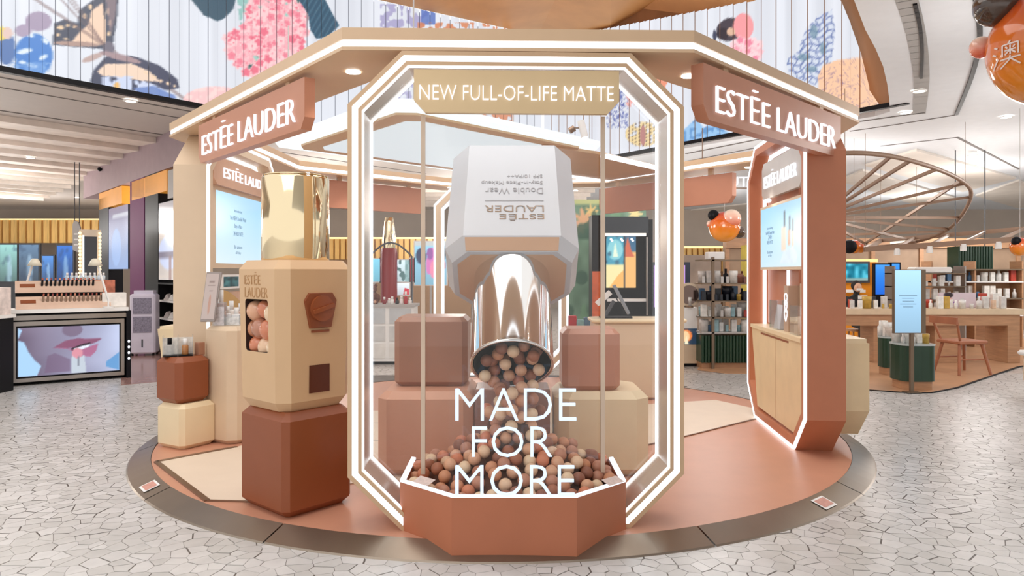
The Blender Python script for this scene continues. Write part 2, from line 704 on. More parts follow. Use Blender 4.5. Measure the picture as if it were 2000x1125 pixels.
# ------------------------------------------------------------------ roof ring of the kiosk
ZS = 2.73
outer = [(-.944, 3.98), (1.025, 4.03), (2.88, 5.94), (3.2, 8.2), (1.55, 10.4), (-1.05, 10.9), (-3.1, 8.9), (-3.14, 6.57)]
inner = [(-.735, 4.445), (.825, 4.485), (2.42, 6.0), (2.73, 8.0), (1.32, 9.96), (-.9, 10.44), (-2.6, 8.76), (-2.66, 6.6)]
roof = thing('kiosk_roof', 'beige eight-sided roof ring with white light lines around the kiosk', 'roof', (CX, CY, ZS))
for i in range(8):
    j = (i + 1) % 8
    q = [outer[i], outer[j], inner[j], inner[i]]
    B().prism(q, ZS, ZS + .02).build('soffit', M_BEIGE, roof, True)

    def sh(p, k):
        return (CX + (p[0] - CX) * k, CY + (p[1] - CY) * k)
    q2 = [sh(outer[i], .996), sh(outer[j], .996), inner[j], inner[i]]
    B().prism(q2, ZS + .02, ZS + .06).build('light_strip', M_LIGHT, roof, True)
    B().prism(q, ZS + .06, ZS + .125).build('fascia', M_BEIGE, roof, True)
for (x, y) in ((690, 140), (1345, 148), (1090, 351), (1462, 327), (715, 345), (880, 366), (1123, 372)):
    d = (HOR - y)
    Y = F * (ZS - EYE) / d
    X = (x - 1000) * Y / F
    b = B().cyl((X, Y, ZS - .006), (X, Y, ZS + .002), .045, 20)
    dl = b.build('roof_lamp', M_BULB, roof, True)
    l = bpy.data.lights.new('roof_lamp_light', 'SPOT')
    l.energy = 13
    l.spot_size = math.radians(120)
    l.spot_blend = .8
    l.shadow_soft_size = .05
    l.color = (1, .93, .84)
    lo = bpy.data.objects.new('roof_lamp_light', l)
    lo.location = (X, Y, ZS - .02)
    COL.objects.link(lo)
# inner triangular panel of the roof with light edges
pts = [P(x, y, F * (2.76 - EYE) / (HOR - y)) for x, y in ((1060, 285), (1180, 303), (1325, 337), (1185, 353), (1090, 340), (1040, 300))]
B().prism([(p.x, p.y) for p in pts], 2.76, 2.79).build('inner_panel', mat('inner_panel_tan', '#c79d74', .45), roof, True)
b = B()
b.bar(pts[1] + Vector((0, 0, -.005)), pts[2] + Vector((0, 0, -.005)), .10, .03)
b.bar(pts[3] + Vector((0, 0, -.005)), pts[4] + Vector((0, 0, -.005)), .10, .03)
b.build('inner_light', M_LIGHT, roof, True)

# suspended lit diamond ceiling
lz = 2.8


def onz(x, y, z):
    Y = F * (z - EYE) / (HOR - y)
    return ((x - 1000) * Y / F, Y)


dia = [onz(538, 280, lz), onz(748, 204, lz), onz(800, 205, lz), onz(1172, 285, lz), onz(1160, 297, lz), onz(1010, 345, lz), onz(960, 344, lz), onz(545, 288, lz)]
dc = (sum(p[0] for p in dia) / 8, sum(p[1] for p in dia) / 8)
lb = thing('light_ceiling', 'big glowing pale diamond light panel hanging inside the kiosk roof', 'light', (dc[0], dc[1], lz))


def scl(k):
    return [(dc[0] + (p[0] - dc[0]) * k, dc[1] + (p[1] - dc[1]) * k) for p in dia]


M_PANEL = mat('pale_light_panel', '#ffffff', .5, emit=.70, emitcol='#dbe9f0', noise=.0)
M_PANEL2 = mat('white_light_band', '#ffffff', .5, emit=.9, emitcol='#e8f6fa', noise=.0)
b = B().prism(scl(1.0), lz, lz + .05)
b.build('outer_band', M_PANEL2, lb, True)
b = B().prism(scl(.86), lz - .02, lz + .0)
b.build('tan_band', M_TAN, lb, True)
b = B().prism(scl(.74), lz - .025, lz - .02)
b.build('glow_panel', M_PANEL, lb, True)
b = B()
for p in (dia[0], dia[2], dia[3], dia[5]):
    q = (dc[0] + (p[0] - dc[0]) * .93, dc[1] + (p[1] - dc[1]) * .93)
    b.cyl((q[0], q[1], lz + .05), (q[0], q[1], 4.0), .006, 6)
b.build('hanging_wire', M_GREY, lb, True)

# spotlight on the roof ring
p = P(1122, 250, 6.9)
t = thing('spotlight', 'small white swivel spotlight under the lit kiosk ceiling', 'lamp', p)
B().cyl((.06, 0, .07), (.1, 0, -.09), .035, 14).build('lamp_head', M_WHITE, t)
B().cyl((.1, 0, -.09), (.101, 0, -.093), .03, 14).build('lens', M_BULB, t)
b = B().bar((0, 0, .0), (.07, 0, .0), .012, .012)
b.cyl((-.05, 0, -.03), (.0, 0, -.0), .03, 10)
b.cyl((-.03, 0, 0), (-.03, 0, lz - p.z + .03), .012, 8)
b.build('bracket', M_BRASS, t)

# ------------------------------------------------------------------ arches
HW, HT, CH = .94, 2.665, .30


def arch(label, loc, rz, shell, kind):
    t = thing('octagon_arch', label, 'arch', loc, rz)
    A = octa(HW, 0, HT, CH)
    if kind == 'front':
        i1 = octin(HW, 0, HT, CH, .078)
        B().framey(A, i1, .012, .30).build('shell', shell, t)
        B().framey(A, octin(HW, 0, HT, CH, .024), 0, .012).build('outer_lip', shell, t)
        B().framey(octin(HW, 0, HT, CH, .024), octin(HW, 0, HT, CH, .058), .004, .0121).build('light_strip', M_LIGHT, t)
        B().framey(octin(HW, 0, HT, CH, .058), i1, 0, .012).build('inner_lip', shell, t)
        B().framey(i1, octin(HW, 0, HT, CH, .088), .012, .026).build('light_strip', M_LIGHT, t)
        B().framey(i1, octin(HW, 0, HT, CH, .092), .29, .305).build('light_strip', M_LIGHT, t)
        B().framey(i1, octin(HW, 0, HT, CH, .083), .03, .286).build('reveal', M_REVEAL, t)
    else:
        i1 = octin(HW, 0, HT, CH, .10)
        B().framey(A, i1, .012, .30).build('shell', shell, t)
        B().framey(octin(HW, 0, HT, CH, .003), octin(HW, 0, HT, CH, .032), -.004, .0121).build('light_strip', M_LIGHT, t)
        B().framey(octin(HW, 0, HT, CH, .032), i1, 0, .012).build('inner_lip', shell, t)
        B().framey(i1, octin(HW, 0, HT, CH, .125), .13, .16).build('light_strip', M_LIGHT, t)
        B().framey(i1, octin(HW, 0, HT, CH, .125), .26, .285).build('light_strip', M_LIGHT, t)
    return t


RA = math.radians(2.0)
A1 = arch('tall octagonal front arch outlined by triple white light lines', (.0285, 4.0, PZ), RA, M_CHAMP, 'front')
A2 = arch('sand coloured octagonal side arch holding the screen behind the vending machine', (-2.63, 7.14, PZ), math.radians(90), M_SAND, 'side')
A3 = arch('terracotta octagonal side arch with white lit edges and a tall cream cabinet', (2.33, 6.42, PZ), math.radians(-95.2), M_TERRA, 'side')
A4 = arch('octagonal arch at the rear of the kiosk behind the giant bottle', (-.15, 9.95, PZ), 0, M_SAND, 'side')

# glass of the front arch
g = thing('glass_panel', 'clear glass pane with two slim metal bars filling the front arch', 'glass', (.0285, 4.0, PZ), RA)
B().prismy(octin(HW, 0, HT, CH, .085), .20, .204).build('pane', M_GLASS, g)
for xx in (829, 1180):
    p = P(xx, 560, 4.16)
    B().box(p.x - .0285 - .012, p.x - .0285 + .012, .15, .174, .27, 2.34).build('bar', mat('bar_champagne', '#d3bda8', .3, metal=.3), g)

# ------------------------------------------------------------------ hanging lettered boards


def board(name, label, p0, p1, z0, z1, thick, ch, m_, txt=None, lw=.78, lh=.6, tx=0.0, group=None, lm=None, back=True):
    """upright board from p0 to p1 (seen left to right), its face towards the viewer's side"""
    p0, p1 = Vector((*p0, 0)), Vector((*p1, 0))
    d = (p1 - p0)
    L = d.length
    a = math.atan2(d.y, d.x)
    t = thing(name, label, 'sign', (p0.x, p0.y, z0), a, group)
    H = z1 - z0
    poly = [(ch * .75, 0), (L - ch * .75, 0), (L, ch), (L, H), (0, H), (0, ch)]
    B().prismy(poly, 0, thick).build('board', m_, t)
    for xx in (.15 * L, .85 * L):
        B().box(xx - .03, xx + .03, thick * .3, thick * .7, H, ZS - z0 - .0005).build('hanger', M_BEIGE, t)
    if txt:
        text(txt, 'lettering', lm or M_LET, t, (L / 2 + tx, -.001, H * .5), (1, 0, 0), (0, 0, 1), width=L * lw, height=H * lh, depth=.014, world=False, weight=-.018)
    return t


board('hanging_sign', 'terracotta hanging sign with white brand letters beside the vending machine', (-2.58, 5.9), (-1.28, 4.42), 2.385, 2.70, .07, .07, M_SIGN, 'ESTĒE LAUDER', .88, .66)
board('hanging_sign', 'terracotta hanging sign with white brand letters above the tall cream cabinet', (1.10, 4.12), (2.55, 5.56), 2.38, 2.70, .08, .08, M_SIGN, 'ESTĒE LAUDER', .87, .66)
board('hanging_sign', 'plain rear face of a terracotta board left of the giant bottle', (-2.42, 9.25), (-1.28, 10.37), 2.33, 2.69, .08, .08, M_SIGN)
board('hanging_sign', 'plain rear face of a terracotta board right of the giant bottle', (1.23, 10.1), (2.58, 8.4), 2.31, 2.66, .08, .08, M_SIGN)
# top board of the front arch
t = thing('header_sign', 'gold beige header board with white slogan across the front arch', 'sign', (.0285, 4.0, PZ), RA)
zt, zb = 2.565, 2.325
B().prismy([(-.51, zb), (.51, zb), (.575, zb + .07), (.575, zt), (-.575, zt), (-.575, zb + .07)], .012, .05).build('board', mat('header_gold', '#dcc197', .4, metal=.15, noise=.02), t)
text('NEW FULL-OF-LIFE MATTE', 'lettering', M_LET, t, (.0, .011, (zt + zb) / 2 - .008), (1, 0, 0), (0, 0, 1), width=1.085, height=.082, depth=.012, world=False, weight=-.018)

# ------------------------------------------------------------------ trough with the powder balls
t = thing('ball_trough', 'terracotta faceted trough with white lit rim filled with powder balls', 'trough', (0, 4.1, 0))
TR = [(-.63, 4.5), (-.625, 4.0), (-.313, 3.72), (.337, 3.72), (.635, 4.0), (.635, 4.5)]


def shrink(poly, k, c=(.005, 4.15)):
    return [(c[0] + (p[0] - c[0]) * k, c[1] + (p[1] - c[1]) * k) for p in poly]


RZ = .337
inn = shrink(TR, .955)
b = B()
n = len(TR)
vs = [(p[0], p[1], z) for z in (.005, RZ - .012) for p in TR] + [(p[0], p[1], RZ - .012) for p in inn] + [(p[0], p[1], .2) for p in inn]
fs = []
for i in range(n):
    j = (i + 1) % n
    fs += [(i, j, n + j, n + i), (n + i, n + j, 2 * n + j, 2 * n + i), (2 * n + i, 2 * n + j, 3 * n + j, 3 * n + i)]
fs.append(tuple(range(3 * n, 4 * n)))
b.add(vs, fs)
b.build('box', mat('trough_terracotta_shaded', '#b56e4e', .42, noise=.03), t, True)  # terracotta darkened: the trough's shade is put into its colour
b = B()
vs = [(p[0], p[1], z) for z in (RZ - .012, RZ) for p in TR] + [(p[0], p[1], z) for z in (RZ, RZ - .012) for p in inn]
fs = []
for i in range(n):
    j = (i + 1) % n
    if i == n - 1:
        continue
    for k in range(3):
        fs.append((k * n + i, k * n + j, (k + 1) * n + j, (k + 1) * n + i))
b.add(vs, fs)
b.build('lit_rim', mat('rim_light', '#ffffff', .5, emit=1.1, emitcol='#eaf3ff', noise=0), t, True)


def mound(x, y):
    d = math.hypot((x - .01) / 1.0, (y - 4.45) / .9)
    h = .27 + .27 * max(0, 1 - d / .62) ** .8
    if d < .17:
        h = max(h, .62)
    return h


b = B()
nx_, ny_ = 24, 22
grid = []
for jy in range(ny_ + 1):
    for ix in range(nx_ + 1):
        x = -.58 + 1.16 * ix / nx_
        y = 3.78 + .70 * jy / ny_
        lim = .30 + (y - 3.76) * 1.1
        x = max(-min(lim, .58), min(x, min(lim, .58)))
        grid.append((x, y, mound(x, y) - .045))
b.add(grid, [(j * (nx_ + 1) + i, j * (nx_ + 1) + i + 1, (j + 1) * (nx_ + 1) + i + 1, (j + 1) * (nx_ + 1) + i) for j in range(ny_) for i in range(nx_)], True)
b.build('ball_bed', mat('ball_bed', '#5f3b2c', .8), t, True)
for x, y, lab in ((828, 943, 0), (1197, 943, 1)):
    p = G(x, y, RZ)
    b = B()
    s_ = -1 if lab == 0 else 1
    d = Vector((.72 * -s_ * -1, .69 * s_ * s_ * (1 if s_ > 0 else -1), 0)).normalized()
    q = Vector((p.x, p.y, RZ + .002))
    e1 = Vector((.75, -.66 if s_ < 0 else .66, 0)) * .062
    e2 = Vector((.66 if s_ < 0 else -.66, .75, 0)) * .03
    b.add([q - e1 - e2, q + e1 - e2, q + e1 + e2 + Vector((0, 0, .02)), q - e1 + e2 + Vector((0, 0, .02))], [(0, 1, 2, 3)])
    b.build('notice', mat('rim_notice', '#d9c3bb', .5, noise=.12, scale=60), t, True)

BR = .038
BALLC = ['#d9a583', '#c88a66', '#e3bd9b', '#a4664a', '#cf7f5c', '#b98168', '#e6c7a4', '#8f5a45']
BALLM = [mat('powder_ball_%d' % i, c, .5, noise=.06, scale=30) for i, c in enumerate(BALLC)]
bme = []
for mm in BALLM:
    me = B().ball((0, 0, 0), BR, 18, 10).mesh('powder_ball')
    me.materials.append(mm)
    bme.append(me)
balls = []


def try_ball(p, k=.93):
    for q in balls:
        if (q - p).length < 2 * BR * k:
            return False
    balls.append(p)
    return True


rb = random.Random(5)
# column of falling balls, then the mound, then the mouth of the cap
for _ in range(2600):
    a = rb.uniform(-math.pi * 1.05, math.pi * .05)
    z = rb.uniform(.5, .80)
    r = rb.uniform(.10, .15) - .03 * (z > .7)
    try_ball(Vector((.01 + r * math.cos(a), 4.38 + r * math.sin(a) * .8, z)))
ncol = len(balls)
for _ in range(9000):
    x = rb.uniform(-.575, .585)
    y = rb.uniform(3.785, 4.47)
    lim = .30 + (y - 3.76) * 1.05
    if abs(x) > min(lim, .575):
        continue
    z = mound(x, y) + rb.uniform(-.012, .03)
    if math.hypot(x - .01, y - 4.4) < .17:
        continue
    try_ball(Vector((x, y, z)))
    if len(balls) > 268:
        break
axis = Vector((0, -.669, -.743))
upv = Vector((0, -.743, .669))
UC = Vector((0, 4.82, 1.43))
mouth = UC + axis * .68
for _ in range(1800):
    r = .165 * math.sqrt(rb.random())
    a = rb.uniform(0, 2 * math.pi)
    dp = rb.uniform(-.09, -.02)
    u = r * math.cos(a)
    v = r * math.sin(a) - .03
    if v > .12:
        continue
    p = mouth + Vector((u * 1.05, 0, 0)) + upv * v + axis * (dp + (.05 if v < -.06 else 0))
    try_ball(p)
    if len(balls) > 299:
        break
for i, p in enumerate(balls):
    shade = rb.randrange(len(bme))
    o = bpy.data.objects.new('powder_ball', bme[shade])
    o.location = p
    COL.objects.link(o)
    where = 'pouring out of the chrome cap' if (i < ncol or i >= 0 and p.z > .7) else 'heaped in the terracotta trough'
    tag(o, ('warm beige', 'caramel', 'pale sand', 'dark cocoa', 'coral', 'rosy taupe', 'ivory', 'deep brown')[shade] + ' matte powder ball ' + where, 'ball', 'powder balls ' + where)

# neon letters on the trough
t = thing('neon_slogan', 'clear acrylic sheet with three rows of glowing white letters on the trough', 'sign', (.0, 3.74, RZ))
B().add([(-.33, 0, .0), (.35, 0, .0), (.35, 0, .62), (-.33, 0, .62)], [(0, 1, 2, 3)]).build('acrylic_sheet', M_GLASS, t)
for s_, x0, x1, y0, y1 in (('MADE', 890, 1125, 760, 822), ('FOR', 922, 1078, 834, 893), ('MORE', 890, 1122, 909, 969)):
    a, c = P(x0, y1, 3.735), P(x1, y0, 3.735)
    text(s_, 'lettering', M_NEON, t, ((a.x + c.x) / 2, -.012, (a.z + c.z) / 2 - RZ + .006), (1, 0, 0), (0, 0, 1), width=c.x - a.x, height=c.z - a.z, depth=.018, world=False, weight=-.016)

# ------------------------------------------------------------------ giant bottle pouring the balls
bl = UC - axis * 1.0
t = thing('giant_bottle', 'giant frosted foundation bottle tipped upside down with chrome cap', 'bottle', bl, 0, rx=math.radians(138))
M_FROST = mat('frosted_glass', '#c4c7cd', .38, noise=.01, sss=.25)
M_LIQ = mat('foundation_tan', '#c9a283', .35, noise=.02)
w2, d2, c2 = .445, .31, .125


def osec(hw_, hd_, c_, z):
    return [(-hw_ + c_, -hd_, z), (hw_ - c_, -hd_, z), (hw_, -hd_ + c_, z), (hw_, hd_ - c_, z), (hw_ - c_, hd_, z), (-hw_ + c_, hd_, z), (-hw_, hd_ - c_, z), (-hw_, -hd_ + c_, z)]


B().hull(osec(w2 - .03, d2 - .03, c2 - .01, -.10) + osec(w2 - .005, d2, c2, -.07) + osec(w2, d2, c2, .87) + osec(w2 - .05, d2 - .045, c2 - .02, .975)).build('body', M_FROST, t)
# tan liquid window on the shoulder and the underside
b = B()
hw_, zz = w2 - c2, .878
pA = [(-hw_ + .012, d2 - .005, .882), (hw_ - .012, d2 - .005, .882), (hw_ - .02, d2 - .042, .968), (-hw_ + .02, d2 - .042, .968)]
nrm = Vector((0, .92, .4)).normalized() * .004
b.add([Vector(p) + nrm for p in pA] + [Vector(p) for p in pA], [(0, 1, 2, 3)[::-1], (0, 1, 5, 4), (1, 2, 6, 5), (2, 3, 7, 6), (3, 0, 4, 7)])
b.build('shoulder_window', M_LIQ, t)
B().prism([(p[0], p[1]) for p in osec(w2 - .085, d2 - .07, c2 - .03, 0)], .974, .979).build('underside', M_LIQ, t)
b = B()
b.lathe([(.255, .979), (.255, 1.66), (.258, 1.672), (.25, 1.68), (.235, 1.672), (.232, 1.3)], 64)
b.build('chrome_cap', M_CHROME, t)
B().lathe([(.2319, 1.672), (.2319, 1.25), (.001, 1.25)], 48).build('cap_lining', mat('cap_lining', '#151012', .6), t)
yf = d2 + .0015
M_INK = mat('dark_bronze_ink', '#8a6d50', .4, noise=.25, scale=14)
M_INK2 = mat('grey_ink', '#a3a1a5', .5)
for s_, z, hgt, wid, mm in (('ESTĒE', .70, .062, .30, M_INK), ('LAUDER', .615, .062, .40, M_INK), ('Double Wear', .435, .062, .40, M_INK2), ('Stay-in-Place Makeup', .345, .045, .43, M_INK2), ('SPF 10/PA++', .28, .034, .25, M_INK2)):
    text(s_, 'lettering', mm, t, (.215, yf, z), (-1, 0, 0), (0, 0, 1), width=wid, height=hgt, depth=.002, world=False, align='l', weight=-.004)
B().box(-.185, .215, yf - .001, yf + .001, .535, .539).build('print_line', M_INK2, t)
# hidden post that carries the bottle
B().cyl((0, -.1, .02), (0, -.55, -.35), .03, 10).build('support_arm', M_GREY, t)

# ------------------------------------------------------------------ display boxes behind the glass


def chbox_thing(name, label, X0, X1, Y0, Y1, Z0, Z1, c, cv, m_, rz=0.0, cat='box', group=None, tx=0.0):
    cx, cy = (X0 + X1) / 2, (Y0 + Y1) / 2
    me = B().chbox(X0 - cx, X1 - cx, Y0 - cy, Y1 - cy, 0, Z1 - Z0, c, cv, tx)
    o = me.build(name, m_)
    o.location = (cx, cy, Z0)
    o.rotation_euler = (0, 0, rz)
    tag(o, label, cat, group)
    return o


chbox_thing('display_plinth', 'wide terracotta plinth behind the glass under the mocha box', -.946, -.27, 5.0, 5.75, PZ + .007, .655, .05, .07, mat('blush_laminate', '#d8a286', .42, noise=.02), cat='plinth')
chbox_thing('display_plinth', 'wide cream plinth behind the glass under the terracotta box', .30, .97, 5.0, 5.6, PZ + .007, .655, .05, .10, M_CREAM, cat='plinth')
chbox_thing('display_box', 'mocha brown faceted box standing on the terracotta plinth', -.866, -.327, 5.25, 5.7, .655, 1.165, .035, .04, M_MAUVE)
chbox_thing('display_box', 'terracotta faceted box standing on the cream plinth', .357, .767, 5.06, 5.45, .655, 1.09, .035, .04, M_SIGN)
t = thing('ball_chute', 'mauve backing column rising behind the pouring powder balls', 'column', (0, 5.1, PZ + .007))
B().chbox(-.265, .27, -.05, .3, 0, .60, .01).build('column', mat('mauve_acrylic', '#9a7468', .25, noise=.03), t)
B().bar((0, .2, .6), (0, .9, 2.2), .05, .05).build('post', M_GREY, t)

# cash counter and screen inside
t = thing('cash_counter', 'tall cream cash counter inside the kiosk behind the terracotta box', 'counter', (1.35, 8.3, PZ))
B().chbox(-.42, .6, -.25, .3, .006, .86, .02, .08).build('body', M_SAND, t)
B().chbox(-.45, .63, -.28, .33, .86, .90, .012, .09).build('top', M_CREAM, t)
B().box(.42, .428, -.253, -.249, .02, .84).build('door_gap', M_TAN, t)
t = thing('checkout_screen', 'grey tilted checkout touchscreen seen from the rear on the cash counter', 'monitor', (1.18, 8.3, .96))
b = B().bar((-.0, 0, .38), (.17, .0, .05), .03, .10, up=(0, 1, 0))
b.build('screen_shell', mat('grey_plastic', '#8a8f98', .35), t)
B().bar((-.02, -.055, .30), (.12, -.055, .06), .012, .01, up=(0, 1, 0)).build('slot', M_BLACK, t)
B().bar((.0, 0, .2), (-.1, 0, .03), .03, .04).build('stand', M_DGREY, t)
B().box(-.16, .2, -.09, .09, .001, .02).build('base', M_BLACKM, t)
B().bar((-.2, .0, .16), (-.04, 0, .3), .03, .06).build('customer_display', M_WHITE, t)
for x, c, hgt, nm, lab in ((1118, '#b21f28', .17, 'gift_box', 'red gift box on the rear counter beside the green wall'), (1133, '#7fa7a6', .12, 'gift_box', 'teal patterned gift box on the rear counter beside the red one'), (1148, '#4f6f86', .15, 'gift_box', 'blue gift box on the rear counter beside the teal one')):
    p = P(x, 648, 9.0)
    o = B().chbox(-.05, .05, -.05, .05, 0, hgt, .008).build(nm, mat('gift_' + c, c, .4, noise=.2, scale=20))
    o.location = (p.x, 9.0, .775)
    tag(o, lab, 'box', 'gifts on the rear counter')
t = thing('rear_counter', 'low white counter with a red edge under the gift boxes', 'counter', (.85, 9.05, PZ))
B().box(-.15, .30, -.12, .2, 0, .70).build('body', M_CREAM, t)
B().box(-.17, .32, -.14, .22, .70, .715).build('top', M_WHITE, t)

# ------------------------------------------------------------------ vending machine with gold cap
MR = math.radians(-41)
mc = (-1.345, 4.47)
chbox_thing('machine_base', 'dark russet faceted cube under the vending machine', mc[0] - .26, mc[0] + .26, mc[1] - .24, mc[1] + .24, PZ + .001, .672, .045, .035, M_BROWN, MR, cat='plinth')
t = thing('vending_machine', 'tan faceted capsule vending machine with round knob and ball window', 'vending machine', (mc[0] - .01, mc[1] + .02, .673), MR)
hw_ = .265
z1 = .895
# the shell is built around a real opening for the window on its left-hand face (local -y)
wx0, wx1, wz0, wz1 = -.135, .125, .345, .66
sec = lambda h, c_, z: [(-h + c_, -h, z), (h - c_, -h, z), (h, -h + c_, z), (h, h - c_, z), (h - c_, h, z), (-h + c_, h, z), (-h, h - c_, z), (-h, -h + c_, z)]
b = B()
lv = [sec(.215, .05, 0), sec(.252, .065, .055), sec(.268, .065, z1 - .055), sec(.228, .05, z1)]
vs = [p for l_ in lv for p in l_]
fs = [tuple(range(7, -1, -1)), tuple(range(24, 32))]
for k in range(3):
    for i in range(8):
        if k == 1 and i == 0:
            continue
        j = (i + 1) % 8
        fs.append((k * 8 + i, k * 8 + j, (k + 1) * 8 + j, (k + 1) * 8 + i))
b.add(vs, fs)
# window face with a hole and a recess


def yface(z):
    f = (z - .055) / (z1 - .11)
    return -(.252 + (.268 - .252) * f)


c0 = [(-.187, .055), (.187, .055), (.203, z1 - .055), (-.203, z1 - .055)]
rr = .02
hole = []
for cx_, cz_, a0 in ((wx0 + rr, wz0 + rr, 180), (wx1 - rr, wz0 + rr, 270), (wx1 - rr, wz1 - rr, 0), (wx0 + rr, wz1 - rr, 90)):
    for k in range(4):
        a = math.radians(a0 + 30 * k)
        hole.append((cx_ + rr * math.cos(a), cz_ + rr * math.sin(a)))
nh = len(hole)
V3 = [(x, yface(z), z) for x, z in c0] + [(x, yface(z), z) for x, z in hole] + [(x, yface(z) + .16, z) for x, z in hole]
fs = []
for q in range(4):
    h0 = 4 + q * 4
    for k in range(3):
        fs.append((q, h0 + k + 1, h0 + k))
    hn = 4 + ((q + 1) % 4) * 4
    fs.append((q, (q + 1) % 4, hn, h0 + 3))
fs = [f[::-1] if len(f) == 3 else f for f in fs]
for k in range(nh):
    k2 = (k + 1) % nh
    fs.append((4 + k, 4 + k2, 4 + nh + k2, 4 + nh + k))
fs.append(tuple(range(4 + nh, 4 + 2 * nh)))
b.add(V3, fs)
mo = b.build('body', M_TAN, t)
bm = bmesh.new()
bm.from_mesh(mo.data)
bmesh.ops.remove_doubles(bm, verts=bm.verts[:], dist=1e-5)
bmesh.ops.recalc_face_normals(bm, faces=bm.faces[:])
bm.to_mesh(mo.data)
bm.free()
mo.data.materials.append(mat('window_dark', '#2a1712', .6))
for pg in mo.data.polygons:
    vc = [mo.data.vertices[i].co for i in pg.vertices]
    if all(wx0 - .001 < v.x < wx1 + .001 and wz0 - .001 < v.z < wz1 + .001 and v.y < 0 for v in vc):
        pg.material_index = 1
B().box(wx0 - .005, wx1 + .005, -.12, -.115, wz0 - .005, wz1 + .005).build('window_back', mat('window_dark', '#2a1712', .6), t)
text('ESTĒE', 'lettering', mat('pressed_letters', '#b48a5e', .5), t, (-.135, yface(.78) - .0, .785), (1, 0, 0), (0, 0, 1), width=.18, height=.075, depth=.003, world=False, align='l', weight=-.012)
text('LAUDER', 'lettering', MATS['pressed_letters'], t, (-.135, yface(.70) - .0, .70), (1, 0, 0), (0, 0, 1), width=.26, height=.06, depth=.003, world=False, align='l', weight=-.012)
# knob plate and coin drawer on the right-hand face (local +x)
xf = .262
b = B()
pp = [(-.115, .655), (-.085, .70), (.085, .70), (.115, .655), (.075, .485), (-.075, .485)]
vs = [(xf - .004, y, z) for y, z in pp] + [(xf + .016, y * .95, .593 + (z - .593) * .95) for y, z in pp]
b.add(vs, [tuple(range(6)), tuple(range(11, 5, -1))] + [(i, 6 + i, 6 + (i + 1) % 6, (i + 1) % 6) for i in range(6)])
kp = b.build('knob_plate', mat('dark_knob', '#8a4a2c', .35), t)
b = B().cyl((xf + .016, 0, .605), (xf + .036, 0, .605), .078, 32)
kn = b.build('knob', mat('knob_russet', '#96512f', .3), t)
B().bar((xf + .045, -.07, .585), (xf + .045, .07, .625), .022, .022).build('grip', MATS['knob_russet'], kn)
B().box(xf - .005, xf + .012, -.06, .06, .462, .475).build('coin_ledge', MATS['dark_knob'], t)
B().box(.232, .2605, -.07, .07, .10, .265).build('outlet_flap', mat('outlet_dark', '#5b2814', .4), t)
# gold cap on top
gx = B().lathe([(.001, z1), (.203, z1), (.205, z1 + .005), (.205, z1 + .505), (.197, z1 + .522), (.001, z1 + .522)], 64).build('gold_cap', M_GOLD, t)
gx['label'] = 'tall polished gold cylinder cap'
B().lathe([(.1985, z1 + .5225), (.1985, z1 + .527), (.19, z1 + .527), (.19, z1 + .5225)], 64).build('cap_rim', M_GOLD, gx)
# capsules in the window
cm = []
MRM = MW[t.name]
k = 0
for (cx_, cz_, r_, cI) in ((-.13, .585, .062, 0), (-.02, .60, .055, 4), (.07, .575, .06, 6), (-.175, .475, .055, 1), (-.085, .48, .06, 5), (.015, .475, .062, 4), (.10, .46, .055, 6), (-.12, .375, .056, 4), (-.01, .37, .06, 2), (.075, .37, .055, 6)):
    o = B().ball((0, 0, 0), r_ * 1.08, 20, 12).build('capsule_ball', mat('capsule_%d' % cI, BALLC[cI], .12, noise=.05, coat=.5))
    o.location = MRM @ Vector((cx_ + .02, yface(cz_) + .067, cz_))
    tag(o, '%s capsule ball in the %s row behind the vending machine window' % ('first second third first second third fourth first second third'.split()[k], 'top top top middle middle middle middle lowest lowest lowest'.split()[k]), 'ball', 'capsules in the machine window')
    k += 1

# ------------------------------------------------------------------ pedestals on the left-hand side
p = G(434, 872, PZ)
p = p + Vector((.0, .27, 0))
chbox_thing('display_pedestal', 'tall sand faceted pedestal carrying makeup bottles', p.x - .19, p.x + .19, p.y - .19, p.y + .19, PZ + .001, 1.04, .035, .06, M_SAND, math.radians(60), cat='plinth')
q = G(353, 881, PZ)
q = q + Vector((-.05, .22, 0))
chbox_thing('display_box', 'small cream faceted box lowest in the stack by the ramp', q.x - .17, q.x + .17, q.y - .17, q.y + .17, PZ + .001, .425, .035, .035, M_CREAM, math.radians(60))
chbox_thing('display_box', 'small russet faceted box stacked on the cream one by the ramp', q.x - .19, q.x + .13, q.y - .16, q.y + .16, .426, .80, .04, .045, M_BROWN, math.radians(60))
chbox_thing('product_box', 'slim brown product carton on the russet box', q.x + .05, q.x + .11, q.y + .03, q.y + .09, .80, .905, .003, .003, M_MAUVE, math.radians(60), group='cartons')


def bottle(label, loc, h, r, body, cap, group, cat='bottle', square=False, name='makeup_bottle', tilt=0):
    t_ = thing(name, label, cat, loc, tilt, group)
    if square:
        B().chbox(-r, r, -r, r, 0, h * .62, r * .15).build('glass', body, t_)
    else:
        B().lathe([(.001, 0), (r * .95, 0), (r, h * .02), (r, h * .55), (r * .7, h * .62), (.001, h * .62)], 12).build('glass', body, t_)
    B().lathe([(.001, h * .62), (r * .62, h * .62), (r * .62, h), (.001, h)], 12).build('cap', cap, t_)
    return t_


